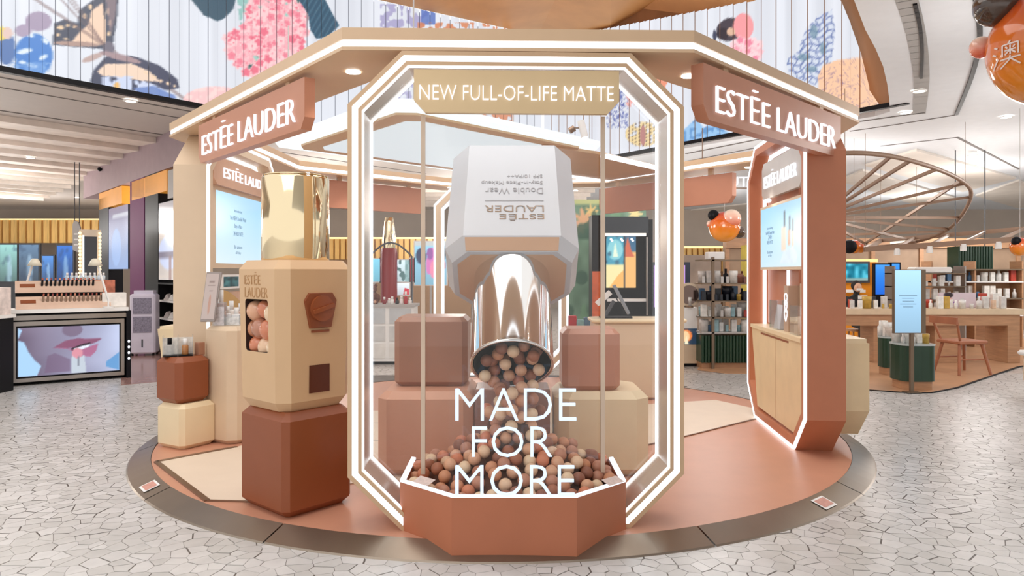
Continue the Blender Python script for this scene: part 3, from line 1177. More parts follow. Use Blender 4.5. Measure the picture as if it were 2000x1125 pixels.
t = thing('acrylic_stand', 'clear acrylic tester stand on the russet box', 'stand', (q.x - .06, q.y - .03, .80), math.radians(24))
for x in (-.11, 0.0, .11):
    B().box(x - .004, x + .004, -.06, .06, .001, .17).build('divider', M_ACRYL, t)
B().box(-.114, .114, -.06, .06, .001, .01).build('tray', M_BLACK, t)
B().box(-.114, .114, .05, .056, .01, .15).build('card', mat('stand_card', '#e9e2d8', .4, noise=.15, scale=30), t)
bottle('small clear bottle with black label in the acrylic tester stand', (q.x - .115, q.y - .06, .811), .14, .028, M_ACRYL, M_BLACK, 'testers', square=True)
bottle('small amber bottle with pale cap in the acrylic tester stand', (q.x - .01, q.y - .01, .811), .13, .026, mat('amber', '#b27a4a', .2), M_WHITE, 'testers')
# tilted card on the tall pedestal
pp = [P(391, 628, 5.98), P(418, 628, 5.98), P(433, 531, 6.1), P(404, 531, 6.1)]
t = thing('menu_card', 'tilted grey price card in a frame on the tall sand pedestal', 'sign', pp[0])
nrm = (pp[1] - pp[0]).cross(pp[3] - pp[0]).normalized() * .02
B().add([p_ for p_ in pp] + [p_ - nrm for p_ in pp], [(0, 1, 2, 3), (7, 6, 5, 4), (0, 4, 5, 1), (1, 5, 6, 2), (2, 6, 7, 3), (3, 7, 4, 0)]).build('frame', mat('card_frame', '#9a8f8a', .3), t, True)
cc = sum((p_ for p_ in pp), Vector()) / 4


def cardfn(U, V):
    c = np.tile(np.array([[.76, .70, .68]]), (len(U), 1))
    put(c, (np.abs(V - .82) < .015) & (U > .3) & (U < .7), (120, 100, 95), .6)
    put(c, (np.abs(V - .74) < .012) & (U > .2) & (U < .8), (120, 100, 95), .5)
    put(c, (np.abs(V - .62) < .01) & (U > .35) & (U < .65), (120, 100, 95), .5)
    put(c, ell(U, V, .5, .32, .1, .22), (190, 140, 120), .7)
    return c


s0 = [cc + (p_ - cc) * .92 + nrm * .15 for p_ in pp]
ob = paint('price_print', s0[0], s0[1] - s0[0], s0[3] - s0[0], 24, 50, cardfn, M_PRINT, t)
# products on the tall pedestal
pt = Vector((p.x, p.y, 1.04))
TB = [(432, '#c48a70', .30, 1), (444, '#e8e4e2', .16, 0), (452, '#efe7e0', .2, 0), (462, '#f1eeec', .15, 1), (424, '#d8d2ce', .22, 0), (470, '#e9c9b8', .18, 1)]
for i, (x, c, h, sq) in enumerate(TB):
    a = P(x, 640, 6.14 + .07 * (i % 3))
    bottle(['terracotta foundation bottle, tallest on the tall sand pedestal', 'short frosted bottle on the tall sand pedestal beside the tallest', 'pale serum bottle in the middle of the tall sand pedestal', 'short white jar bottle on the tall sand pedestal', 'clear bottle nearest the tilted card on the tall sand pedestal', 'blush bottle by the machine on the tall sand pedestal'][i],
           (a.x, a.y, 1.041), h, .03, mat('bot_' + c, c, .15, noise=.05), M_WHITE, 'bottles on the tall pedestal', square=bool(sq))
for i, (x, y0) in enumerate(((428, .0), (452, .03))):
    a = P(x, 640, 6.06 + y0)
    t = thing('acrylic_box', ['clear acrylic box with printed card on the tall sand pedestal', 'low clear acrylic tray with gold emblem on the tall sand pedestal'][i], 'stand', (a.x, a.y, 1.041))
    hh = (.2, .09)[i]
    b = B()
    ww = (.05, .075)[i]
    b.box(-ww, ww, -.02, -.016, 0, hh).box(-ww, ww, .036, .04, 0, hh).box(-ww, -ww + .004, -.016, .036, 0, hh).box(ww - .004, ww, -.016, .036, 0, hh)
    b.build('acrylic', M_ACRYL, t)
    B().box(-ww + .008, ww - .008, 0, .003, .002, hh * .8).build('card', mat('tester_card_%d' % i, ('#e6d8d6', '#ece7e2')[i], .4, noise=.3, scale=40), t)

# ------------------------------------------------------------------ contents of the side arches


def bluefn(lines, bottle_art=False):
    def fn(U, V):
        c = np.zeros((len(U), 3))
        top = np.array([150, 205, 240]) / 255
        bot = np.array([215, 232, 243]) / 255
        k = (V * .75 + (1 - U) * .25)[:, None]
        c[:] = bot * (1 - k) + top * k
        if bottle_art:
            for cx, y0, y1, wd, col in ((.62, .62, .88, .018, (70, 85, 95)), (.73, .56, .78, .018, (70, 85, 95)), (.80, .54, .72, .016, (120, 130, 135))):
                put(c, (np.abs(U - cx) < wd) & (V > y0) & (V < y1), col)
            for cx, y0, y1, wd, col in ((.60, .25, .62, .055, (232, 205, 180)), (.72, .32, .56, .03, (215, 160, 130)), (.80, .30, .54, .025, (230, 200, 175))):
                put(c, (np.abs(U - cx) < wd) & (V > y0) & (V < y1), col, .85)
            mk = inpoly(U, V, [(.50, .05), (.88, .05), (.9, .2), (.8, .3), (.6, .26)])
            nn = vnoise(U * 18, V * 14, 3)
            c[mk] = c[mk] * .5 + (np.array([.93, .95, .97]) - .1 * nn[:, None])[mk] * .5
        return c
    return fn


M_TXTGREY = mat('screen_text', '#6e8aa0', .5, emit=.35, emitcol='#6a8aa5')
# left-hand arch A2 (opening plane x = -2.63, runs along y)
xs = -2.72
t = thing('wall_screen', 'pale blue screen with grey lines of text in the sand arch', 'screen', (xs, 7.2, 1.55))
B().box(xs - .06, xs - .002, 6.50, 7.9, 1.53, 2.29).build('frame', M_SAND, t, True)
paint('picture', (xs, 7.85, 1.575), (0, -1.26, 0), (0, 0, .675), 40, 24, bluefn(0), M_SCREEN, t)
t['label'] = 'pale blue screen with grey lines of text in the sand arch'
# text reads from the kiosk inside: right = towards -y seen from +x ... towards the rear it runs +y
for s_, z, wd, hg in (('Introducing', 2.09, .2, .035), ('The NEW Double Wear', 2.02, .42, .04), ('Stay-in-Place', 1.94, .2, .05), ('24H FRESH MATTE', 1.87, .24, .04), ('Be unseen', 1.74, .2, .035), ('all day', 1.68, .14, .035)):
    text(s_, 'lettering', M_TXTGREY, t, (xs + .002, 7.12, z), (0, 1, 0), (0, 0, 1), width=wd, height=hg, depth=.001)
bz = thing('arch_sign', 'beige inner sign with white brand letters above the blue screen in the sand arch', 'sign', (-2.70, 7.15, 2.30))
pl_ = [(6.42, 2.34), (6.50, 2.29), (7.80, 2.29), (7.88, 2.34), (7.88, 2.545), (6.42, 2.545)]
b = B()
vs = [(-2.72, y, z) for y, z in pl_] + [(-2.67, y, z) for y, z in pl_]
b.add(vs, [tuple(range(6))[::-1], tuple(range(6, 12))] + [(i, (i + 1) % 6, 6 + (i + 1) % 6, 6 + i) for i in range(6)])
b.build('board', mat('beige_sign', '#cfa285', .42), bz, True)
text('ESTĒE LAUDER', 'lettering', M_LET, bz, (-2.669, 7.22, 2.43), (0, 1, 0), (0, 0, 1), width=1.18, height=.125, depth=.012, weight=-.012)
t = thing('arch_cabinet', 'cream cabinet filling the lower part of the sand arch', 'cabinet', (-2.8, 7.14, PZ))


def halfoct(hw__, z0, z1_, c):
    return [(-hw__ + c, z0), (hw__ - c, z0), (hw__, z0 + c), (hw__, z1_), (-hw__, z1_)]


def cabinet(t_, A, inset, y0, y1, ztop, mm):
    b_ = B().prismy(halfoct(HW - inset, inset, ztop, CH - .586 * inset), y0, y1)
    return b_


MA2 = MW[A2.name]
MA3 = MW[A3.name]


def in_arch(bb, Mx):
    bb.v = [tuple(Mx @ Vector(v)) for v in bb.v]
    return bb


in_arch(cabinet(t, A2, .128, .02, .50, .93, M_CREAM), MA2).build('body', M_CREAM, t, True)
in_arch(B().prismy([(-HW + .13, .93), (HW - .13, .93), (HW - .13, .955), (-HW + .13, .955)], -.02, .48), MA2).build('top', M_CREAM, t, True)
B().box(-2.80, -2.72, 6.45, 7.9, 1.10, 1.30).build('back_panel', mat('blush_panel', '#e2bda3', .45), t, True)
t = thing('shelf_box', 'white shelf box with a teal picture under the blue screen', 'shelf', (-2.70, 7.0, 1.34))
B().box(-2.80, -2.68, 6.62, 7.6, 1.335, 1.47).build('box', M_WHITE, t, True)


def tealfn(U, V):
    c = np.tile(np.array([[.05, .2, .24]]), (len(U), 1))
    n_ = vnoise(U * 6, V * 4, 2)
    c += n_[:, None] * np.array([[.3, .45, .45]])
    return c


paint('picture', (-2.678, 6.66, 1.355), (0, .36, 0), (0, 0, .095), 16, 8, tealfn, M_PRINT, t)
t = thing('curved_divider', 'gold curved divider sweeping down behind the bottles on the cream cabinet', 'divider', (-2.66, 6.9, 1.02))
b = B()
vs = []
for i in range(13):
    k = i / 12
    y = 6.55 + .95 * k
    z = 1.33 - .26 * (3 * k * k - 2 * k ** 3)
    vs += [(-2.67, y, z), (-2.655, y, z), (-2.67, y, 1.016), (-2.655, y, 1.016)]
fs = []
for i in range(12):
    a = i * 4
    fs += [(a, a + 4, a + 5, a + 1), (a + 1, a + 5, a + 7, a + 3), (a, a + 2, a + 6, a + 4)]
b.add(vs, fs)
b.build('panel', mat('gold_panel', '#d8b071', .35, metal=.3), t, True)

# right-hand arch A3: local x runs towards the viewer, local y outwards
t = thing('arch_cabinet', 'tall cream two-door cabinet filling the lower part of the terracotta arch', 'cabinet', (2.4, 6.4, PZ))
in_arch(cabinet(t, A3, .128, .014, .52, .88, M_CREAM), MA3).build('body', mat('cabinet_cream', '#e6cda4', .42), t, True)
in_arch(B().prismy([(-HW + .13, .88), (HW - .13, .88), (HW - .13, .915), (-HW + .13, .915)], .0, .50), MA3).build('top', M_CREAM, t, True)
in_arch(B().box(.05, .056, .0125, .0142, .14, .86), MA3).build('door_gap', M_TAN, t, True)
in_arch(B().box(-.45, .45, .0115, .0142, .842, .858), MA3).build('handle_slot', M_BROWN, t, True)
t = thing('wall_screen', 'pale blue screen showing foundation bottles in the terracotta arch', 'screen', MA3 @ Vector((0, .1, 1.3)))
in_arch(B().box(-.63, .72, .055, .09, 1.455, 2.06), MA3).build('frame', M_SAND, t, True)
o0, ox, oy = MA3 @ Vector((-.605, .052, 1.48)), None, None
uu = (MA3.to_3x3() @ Vector((1, 0, 0))) * 1.30
paint('picture', o0, uu, (0, 0, .555), 60, 40, bluefn(0, True), M_SCREEN, t)
ud = MA3.to_3x3() @ Vector((1, 0, 0))
for s_, z, wd, hg in (('Introducing', 1.84, .2, .03), ('The NEW Double Wear', 1.80, .3, .03), ('24H', 1.76, .12, .04), ('FRESH MATTE', 1.71, .2, .035), ('Be unseen', 1.62, .18, .03), ('all day', 1.585, .12, .03)):
    text(s_, 'lettering', M_TXTGREY, t, MA3 @ Vector((-.27, .051, z)), ud, (0, 0, 1), width=wd, height=hg, depth=.001)
t = thing('arch_sign', 'pale grey inner sign with white letters above the bottle screen in the terracotta arch', 'sign', MA3 @ Vector((0, .1, 2.2)))
in_arch(B().prismy([(-.42, 2.12), (.68, 2.12), (.74, 2.17), (.74, 2.40), (.62, 2.46), (-.42, 2.46), (-.48, 2.40), (-.48, 2.17)], .03, .07), MA3).build('board', mat('silver_sign', '#c9c6c2', .3, metal=.3), t, True)
text('ESTĒE LAUDER', 'lettering', M_LET, t, MA3 @ Vector((.13, .029, 2.29)), ud, (0, 0, 1), width=1.0, height=.15, depth=.01, weight=-.012)
in_arch(B().cyl((-.2, .0, 2.09), (-.1, .0, 2.085), .018, 10), MA3).build('clip_lamp', M_BULB, t, True)
t = B().box(-.80, .20, .17, .24, .93, 2.54).build('inner_panel', M_TERRA, A3)
B().box(-.10, -.06, .155, .17, .93, 1.45).build('light_line', M_LIGHT, t)
# goods on the cream cabinet
t = thing('gift_bag', 'brown gift carton with a white looped monogram on the cream cabinet', 'bag', MA3 @ Vector((.25, .12, .916)), math.radians(-95.2))
B().box(-.14, .0, -.05, .06, 0, .40).build('carton', mat('taupe_carton', '#b99c86', .5), t)
for k, zz in ((0, .28), (1, .22), (2, .14)):
    pts = []
    for i in range(28):
        a = 2 * math.pi * i / 28
        pts.append((-.07 + .035 * math.cos(a) + .012 * math.sin(2 * a), -.052, zz + .05 * math.sin(a)))
    B().tube(pts, .0055, 6, True).build('monogram', M_LET, t)
t = thing('acrylic_box', 'clear acrylic display box with a silver pouch on the cream cabinet', 'stand', MA3 @ Vector((-.12, .1, .916)), math.radians(-95.2))
b = B()
b.box(-.13, .13, -.06, -.056, 0, .26).box(-.13, .13, .056, .06, 0, .26).box(-.13, -.126, -.056, .056, 0, .26).box(.126, .13, -.056, .056, 0, .26)
b.build('acrylic', M_ACRYL, t)
B().hull([(-.1, -.03, .002), (.1, -.03, .002), (.1, .03, .002), (-.1, .03, .002), (-.09, 0, .22), (.09, 0, .22)]).build('pouch', mat('silver_pouch', '#e6e8ee', .4), t)
t = thing('acrylic_box', 'clear acrylic display box with a beige jar nearest the viewer on the cream cabinet', 'stand', MA3 @ Vector((.50, .1, .916)), math.radians(-95.2))
b = B()
b.box(-.11, .11, -.06, -.056, 0, .24).box(-.11, .11, .056, .06, 0, .24).box(-.11, -.106, -.056, .056, 0, .24).box(.106, .11, -.056, .056, 0, .24)
b.build('acrylic', M_ACRYL, t)
B().lathe([(.001, .002), (.05, .002), (.055, .01), (.055, .1), (.04, .11), (.04, .15), (.001, .15)], 16).build('jar', M_SAND, t)
t = thing('carton', 'tall white carton behind the monogram bag on the cream cabinet', 'box', MA3 @ Vector((.36, .2, .916)), math.radians(-95.2))
B().chbox(-.1, .1, -.04, .04, 0, .42, .004).build('carton', M_SAND, t)
B().box(-.06, .06, -.042, -.04, .1, .3).build('print', M_WHITE, t)

# ================================================================== the hall around the kiosk
# ------------------------------------------------------------------ ceilings
LD = Vector((.623, .782, 0))
L0 = Vector((-6.4, 8.9, 0))
LN = Vector((-.782, .623, 0))
VC = Vector((.77, 17.9, 0))
RD = Vector((.575, -.818, 0))


def Ls(s):
    return L0 + LD * s


ZC = 4.0
M_CEIL = mat('ceiling_paint', '#dde1e6', .6, noise=.02)
M_BULK = mat('bulkhead_paint', '#d0c8c2', .6, noise=.02)
M_PLANK = mat('stone_ceiling_plank', '#efe3d8', .7, noise=.10, scale=3, bump=.2)
M_MAUVEB = mat('mauve_bulkhead', '#a08a90', .5)
left_poly = [(-12.1, 1.92), (.67, 17.97), (.77, 30), (-26, 30), (-26, 1.86)]
ceil_l = setting(B().prism(left_poly, ZC, ZC + .3).build('ceiling', M_BULK), 'grey ceiling beyond the butterfly screen wall')
curve = [onz(x, y, ZC) for x, y in ((1738, 218), (1737, 195), (1733, 165), (1725, 130), (1710, 95), (1690, 58), (1668, 0))]
curve += [(2.45, 5.2), (1.6, 4.0), (.6, 3.0), (-.6, 2.4)]
right_poly = [(.90, 17.97), (5.85, 11.55)] + curve + [(-.6, -6), (26, -6), (26, 30), (.77, 30)]
ceil_r = setting(B().prism(right_poly[::-1], ZC, ZC + .3).build('ceiling', M_CEIL), 'white ceiling with curved opening towards the balloons')
# stone planks of the left-hand ceiling
for k in range(13):
    o0 = 3.0 + k * 1.18
    s0, s1 = -7.0, max(3.1 + .18 * o0, 8.5 - 1.6 * k)
    a, c = Ls(s0) + LN * o0, Ls(s1) + LN * o0
    d_, e_ = Ls(s1) + LN * (o0 + 1.1), Ls(s0) + LN * (o0 + 1.1)
    zn, zf = ZC - .10, ZC - .015
    vs = [(a.x, a.y, zn), (c.x, c.y, zn), (d_.x, d_.y, zf), (e_.x, e_.y, zf), (a.x, a.y, ZC), (c.x, c.y, ZC), (d_.x, d_.y, ZC), (e_.x, e_.y, ZC)]
    B().add(vs, [(3, 2, 1, 0), (0, 1, 5, 4), (1, 2, 6, 5), (2, 3, 7, 6), (3, 0, 4, 7)]).build('plank', M_PLANK, ceil_l)
for k in range(7):
    y0 = 19.2 + k * 1.2
    vs = [(-6.5, y0, ZC - .12), (2.5, y0, ZC - .12), (2.5, y0 + 1.1, ZC - .015), (-6.5, y0 + 1.1, ZC - .015), (-6.5, y0, ZC), (2.5, y0, ZC), (2.5, y0 + 1.1, ZC), (-6.5, y0 + 1.1, ZC)]
    B().add(vs, [(3, 2, 1, 0), (0, 1, 5, 4), (1, 2, 6, 5), (2, 3, 7, 6), (3, 0, 4, 7)]).build('plank', M_PLANK, ceil_l)
# grooves of the bulkhead under the screen wall
for o0, wd in ((.35, .05), (.95, .03), (2.6, .05)):
    a, c = Ls(-6) + LN * o0, Ls(10) + LN * o0
    B().bar((a.x, a.y, ZC - .003), (c.x, c.y, ZC - .003), wd, .006).build('groove', mat('groove_dark', '#6b6561', .7), ceil_l)
# curved grooves and black track on the right-hand ceiling


def ceil_strip(pts, wd, mm, name, dz=.004):
    b_ = B()
    q = [Vector((*onz(x, y, ZC), ZC - dz)) for x, y in pts]
    for i in range(len(q) - 1):
        b_.bar(q[i], q[i + 1] + (q[i + 1] - q[i]).normalized() * .01, wd, dz * 2)
    return b_.build(name, mm, ceil_r)


def smooth(pts, n=5):
    out = []
    for i in range(len(pts) - 1):
        p0, p1, p2, p3 = pts[max(i - 1, 0)], pts[i], pts[i + 1], pts[min(i + 2, len(pts) - 1)]
        for k in range(n):
            t_ = k / n
            out.append(tuple(.5 * (2 * p1[j] + (p2[j] - p0[j]) * t_ + (2 * p0[j] - 5 * p1[j] + 4 * p2[j] - p3[j]) * t_ ** 2 + (-p0[j] + 3 * p1[j] - 3 * p2[j] + p3[j]) * t_ ** 3) for j in (0, 1)))
    out.append(pts[-1])
    return out


ceil_strip(smooth([(1765, -20), (1783, 40), (1795, 100), (1800, 160), (1795, 222)]), .18, mat('recess_grey', '#a3a19f', .6), 'recess')
ceil_strip(smooth([(1787, 5), (1797, 50), (1801, 100), (1799, 150)]), .035, M_BLACK, 'lamp_track', .012)
ceil_strip(smooth([(1905, -15), (1913, 40), (1912, 90), (1897, 150), (1868, 222)]), .05, M_BLACK, 'black_track', .012)
for pts, wd in ((((1660, 256), (1750, 243), (1868, 224)), .03), (((1672, 238), (1735, 229), (1805, 219)), .05), (((1720, 285), (1870, 268)), .04), (((1870, 268), (1990, 330)), .05), (((1340, 300), (1480, 272)), .06), (((1340, 315), (1478, 288)), .04)):
    ceil_strip(pts, wd, MATS['groove_dark'], 'groove')
M_COFF = mat('cream_ceiling_panel', '#e2d9cf', .6, noise=.05, scale=2)
for poly in (((1690, 320), (1790, 290), (1985, 345), (1880, 372)), ((1640, 350), (1685, 330), (1870, 385), (1800, 402)), ((1905, 380), (1990, 350), (2080, 385), (1990, 405)), ((1340, 410), (1470, 395), (1480, 425), (1335, 440)), ((1335, 450), (1478, 435), (1478, 452), (1335, 462))):
    B().prism([onz(x, y, ZC) for x, y in poly], ZC - .05, ZC - .001).build('ceiling_panel', M_COFF, ceil_r)
# ceiling lamps
LAMPS = [(1795, 180, 1), (1768, 222, 1), (1965, 230, 1), (255, 199, 1), (1900, 300, 0), (180, 345, 0), (60, 300, 0), (1380, 425, 0), (1445, 440, 0), (1700, 400, 0), (150, 380, 0), (1800, 380, 0)]
for i, (x, y, near) in enumerate(LAMPS):
    X, Y = onz(x, y, ZC - .03)
    zz = ZC - .115 if (x < 400 and y > 225) else ZC - .06 if near == 0 else ZC - .012
    lab = {0: 'small round ceiling downlight beside the end of the lamp track', 1: 'small round ceiling downlight at the curved opening edge above the terracotta sign', 2: 'small round ceiling downlight under the big orange balloons', 3: 'small round ceiling downlight under the butterfly screen wall'}.get(i, 'tiny round downlight in the far ceiling')
    t = thing('downlight', lab, 'lamp', (X, Y, zz), 0, None if i < 4 else 'far ceiling downlights')
    B().cyl((0, 0, -.012), (0, 0, 0), .07 if near else .08, 16).build('lens', M_BULB, t)
    if ZC - zz > .02:
        B().cyl((0, 0, 0), (0, 0, ZC - zz), .08, 16).build('housing', M_WHITE, t)
    B().lathe([(.075, -.014), (.095, -.012), (.095, 0)], 16).build('trim_ring', M_WHITE, t)
for (X, Y, e) in ((-10.5, 11.5, 200), (-7.2, 15.5, 120), (-12.5, 17, 230), (-16, 23, 260), (-4, 16, 150), (4.7, 6.5, 70), (7.5, 9, 120), (10.5, 12.5, 200), (6.8, 14.6, 160), (3.6, 13, 130), (1.5, 15.5, 140), (11, 17, 220), (15, 13, 200), (-1.5, 20, 220), (5.5, 22, 240), (13, 23, 260), (-8, 23, 240)):
    l = bpy.data.lights.new('hall_fill', 'POINT')  # added point fill without a fixture, brightens ceilings and far shops
    l.energy = e * .62
    l.shadow_soft_size = .5
    l.color = (1, .965, .93)
    o = bpy.data.objects.new('hall_fill', l)
    o.location = (X, Y, 2.7)
    COL.objects.link(o)
o = B().ball((0, 0, 0), .05, 10, 6).build('ceiling_camera', M_BLACK)
X, Y = onz(195, 328, ZC - .1)
o.location = (X, Y, ZC - .13)
tag(o, 'small black dome camera on the stone plank ceiling', 'camera')

# ------------------------------------------------------------------ screen walls of the atrium


def to_px(X, Y, Z):
    return 1000 + F * X / Y, HOR - F * (Z - EYE) / Y


def blossoms(c, x, y, poly, r_, cols, leaf, seed=3):
    """heads of small round florets with paler rims and a few leaves between them"""
    rr = random.Random(seed)
    xs_, ys_ = [p_[0] for p_ in poly], [p_[1] for p_ in poly]
    if x.max() < min(xs_) - 15 or x.min() > max(xs_) + 15:
        return
    inside = inpoly(x, y, poly)
    put(c, inside, cols[1])
    for k_ in range(int((max(xs_) - min(xs_)) * (max(ys_) - min(ys_)) / (r_ * r_) * .9)):
        cx, cy = rr.uniform(min(xs_), max(xs_)), rr.uniform(min(ys_), max(ys_))
        if not inpoly(np.array([cx]), np.array([cy]), poly)[0]:
            continue
        d_ = np.hypot(x - cx, y - cy)
        a_ = np.arctan2(y - cy, x - cx)
        rad = r_ * rr.uniform(.7, 1.15) * (1 + .16 * np.cos(5 * a_ + rr.uniform(0, 6)))
        if rr.random() < .12:
            put(c, ell(x, y, cx, cy, r_ * .4, r_ * 1.2, rr.uniform(-1, 1)), rr.choice(leaf))
            continue
        put(c, d_ < rad, cols[2])
        put(c, d_ < rad * .82, rr.choice(cols))
        put(c, d_ < rad * .2, cols[3])


def led_art(x, y):
    c = np.tile(np.array([[.875, .89, .925]]), (len(x), 1))
    c += (vnoise(x / 14.0, y / 400.0, 1)[:, None] - .5) * .06
    n1 = vnoise(x / 7, y / 7, 4)
    n2 = vnoise(x / 3.5, y / 3.5, 9)
    # blue fish-like figure, lower edge
    put(c, ell(x, y, 66, 108, 37, 42), (70, 130, 205))
    for cx, cy, rx, ry, an in ((58, 68, 9, 4, .5), (48, 100, 15, 5, -.2), (88, 80, 8, 4, .9), (62, 128, 12, 4, .3), (84, 112, 10, 4, -.5), (44, 122, 7, 3, .2)):
        put(c, ell(x, y, cx, cy, rx, ry, an), (222, 234, 246))
    put(c, ell(x, y, 70, 135, 22, 14), (120, 165, 225), .6)
    put(c, ell(x, y, 75, 42, 26, 19), (165, 150, 175))
    put(c, ell(x, y, 45, 60, 16, 12), (170, 155, 180))
    put(c, ell(x, y, 12, 95, 18, 32), (60, 100, 165), .85)
    put(c, ell(x, y, 2, 66, 8, 14), (240, 215, 80))
    put(c, ell(x, y, 14, 65, 10, 12), (225, 195, 185))
    put(c, (x < 100) & (y > 122) & (n2 > .6) & (y < 140), (120, 165, 220))
    # butterflies
    put(c, inpoly(x, y, [(155, 20), (190, -6), (232, -6), (228, 40), (220, 85), (203, 96), (150, 92), (104, 88), (105, 46), (125, 38), (152, 45)]), (64, 72, 92))
    put(c, inpoly(x, y, [(178, 22), (200, 5), (206, 45), (205, 88), (140, 82), (156, 62), (172, 48)]), (238, 205, 180))
    for cx, cy, rx, ry in ((118, 54, 7, 4), (132, 50, 5, 3), (146, 52, 4, 3), (113, 68, 4, 3), (165, 32, 4, 5), (176, 14, 4, 5), (210, 22, 3, 7), (214, 45, 3, 6), (212, 66, 3, 5), (128, 76, 5, 2)):
        put(c, ell(x, y, cx, cy, rx, ry), (240, 206, 168))
    for k_ in range(5):
        put(c, np.abs((x - 206) * (88 - (20 + k_ * 14)) - (y - 90) * (206 - (160 + k_ * 7))) < 70, (120, 95, 95), .5)
    put(c, inpoly(x, y, [(205, -6), (228, -6), (226, 25), (215, 70), (211, 40)]), (150, 125, 130), .7)
    put(c, ell(x, y, 150, 86, 45, 5, .05), (175, 145, 135))
    put(c, ell(x, y, 212, 95, 11, 14), (110, 105, 120))
    put(c, ell(x, y, 180, 113, 22, 6, -.35), (190, 165, 160))
    put(c, inpoly(x, y, [(205, 112), (230, 105), (270, 112), (315, 130), (346, 155), (350, 172), (325, 176), (300, 172), (240, 180), (175, 162), (182, 138)]), (66, 72, 96))
    put(c, inpoly(x, y, [(205, 125), (255, 124), (290, 138), (312, 160), (280, 158), (240, 152), (200, 148), (190, 140)]), (240, 212, 190))
    put(c, ell(x, y, 235, 112, 42, 6, .25), (165, 140, 145))
    for cx, cy, rx, ry in ((285, 142, 5, 3), (300, 150, 5, 3), (314, 158, 4, 3), (328, 163, 4, 3), (340, 168, 3, 2)):
        put(c, ell(x, y, cx, cy, rx, ry, .5), (240, 210, 180))
    put(c, inpoly(x, y, [(200, 150), (250, 148), (300, 165), (346, 188), (340, 194), (270, 186), (200, 172)]) & (n1 > .35), (205, 215, 240))
    put(c, inpoly(x, y, [(260, 172), (300, 168), (340, 186), (345, 194), (300, 190), (270, 184)]), (95, 125, 190), .8)
    put(c, ell(x, y, 228, 168, 6, 8), (235, 185, 110))
    # leaves and blossoms
    put(c, inpoly(x, y, [(366, -8), (462, -8), (455, 18), (438, 36), (424, 42), (398, 30)]), (62, 92, 110))
    put(c, inpoly(x, y, [(462, -8), (490, -8), (486, 40), (478, 60), (470, 55)]) & (n1 > .3), (150, 195, 190))
    blossoms(c, x, y, [(436, 76), (452, 64), (470, 62), (486, 20), (500, -8), (585, -8), (600, 30), (598, 60), (590, 95), (560, 118), (530, 140), (500, 158), (484, 146), (470, 130), (452, 112)], 9.5, ((240, 140, 158), (247, 176, 186), (250, 205, 208), (236, 120, 142)), ((70, 110, 110), (160, 205, 195)))
    put(c, inpoly(x, y, [(578, -8), (630, -8), (646, 20), (662, 50), (640, 72), (618, 76), (606, 60), (600, 25)]), (50, 88, 112))
    put(c, inpoly(x, y, [(578, -8), (630, -8), (646, 20), (662, 50), (640, 72), (618, 76), (606, 60), (600, 25)]) & (np.sin((x + y * .6) * .55) > .75), (78, 118, 140))
    put(c, ell(x, y, 420, 195, 62, 26), (246, 196, 196), .9)
    put(c, ell(x, y, 420, 195, 62, 26) & (n1 > .6), (250, 215, 212))
    m_ = (x > 742) & (x < 835) & (y > 8) & (n1 > .5)
    put(c, m_, (165, 160, 200), .85)
    put(c, (x > 822) & (x < 850) & (y > 18) & (y < 48), (80, 110, 185), .8)
    put(c, (x > 815) & (x < 1000) & (y > 44) & (n1 > .45), (214, 130, 90), .85)
    return c


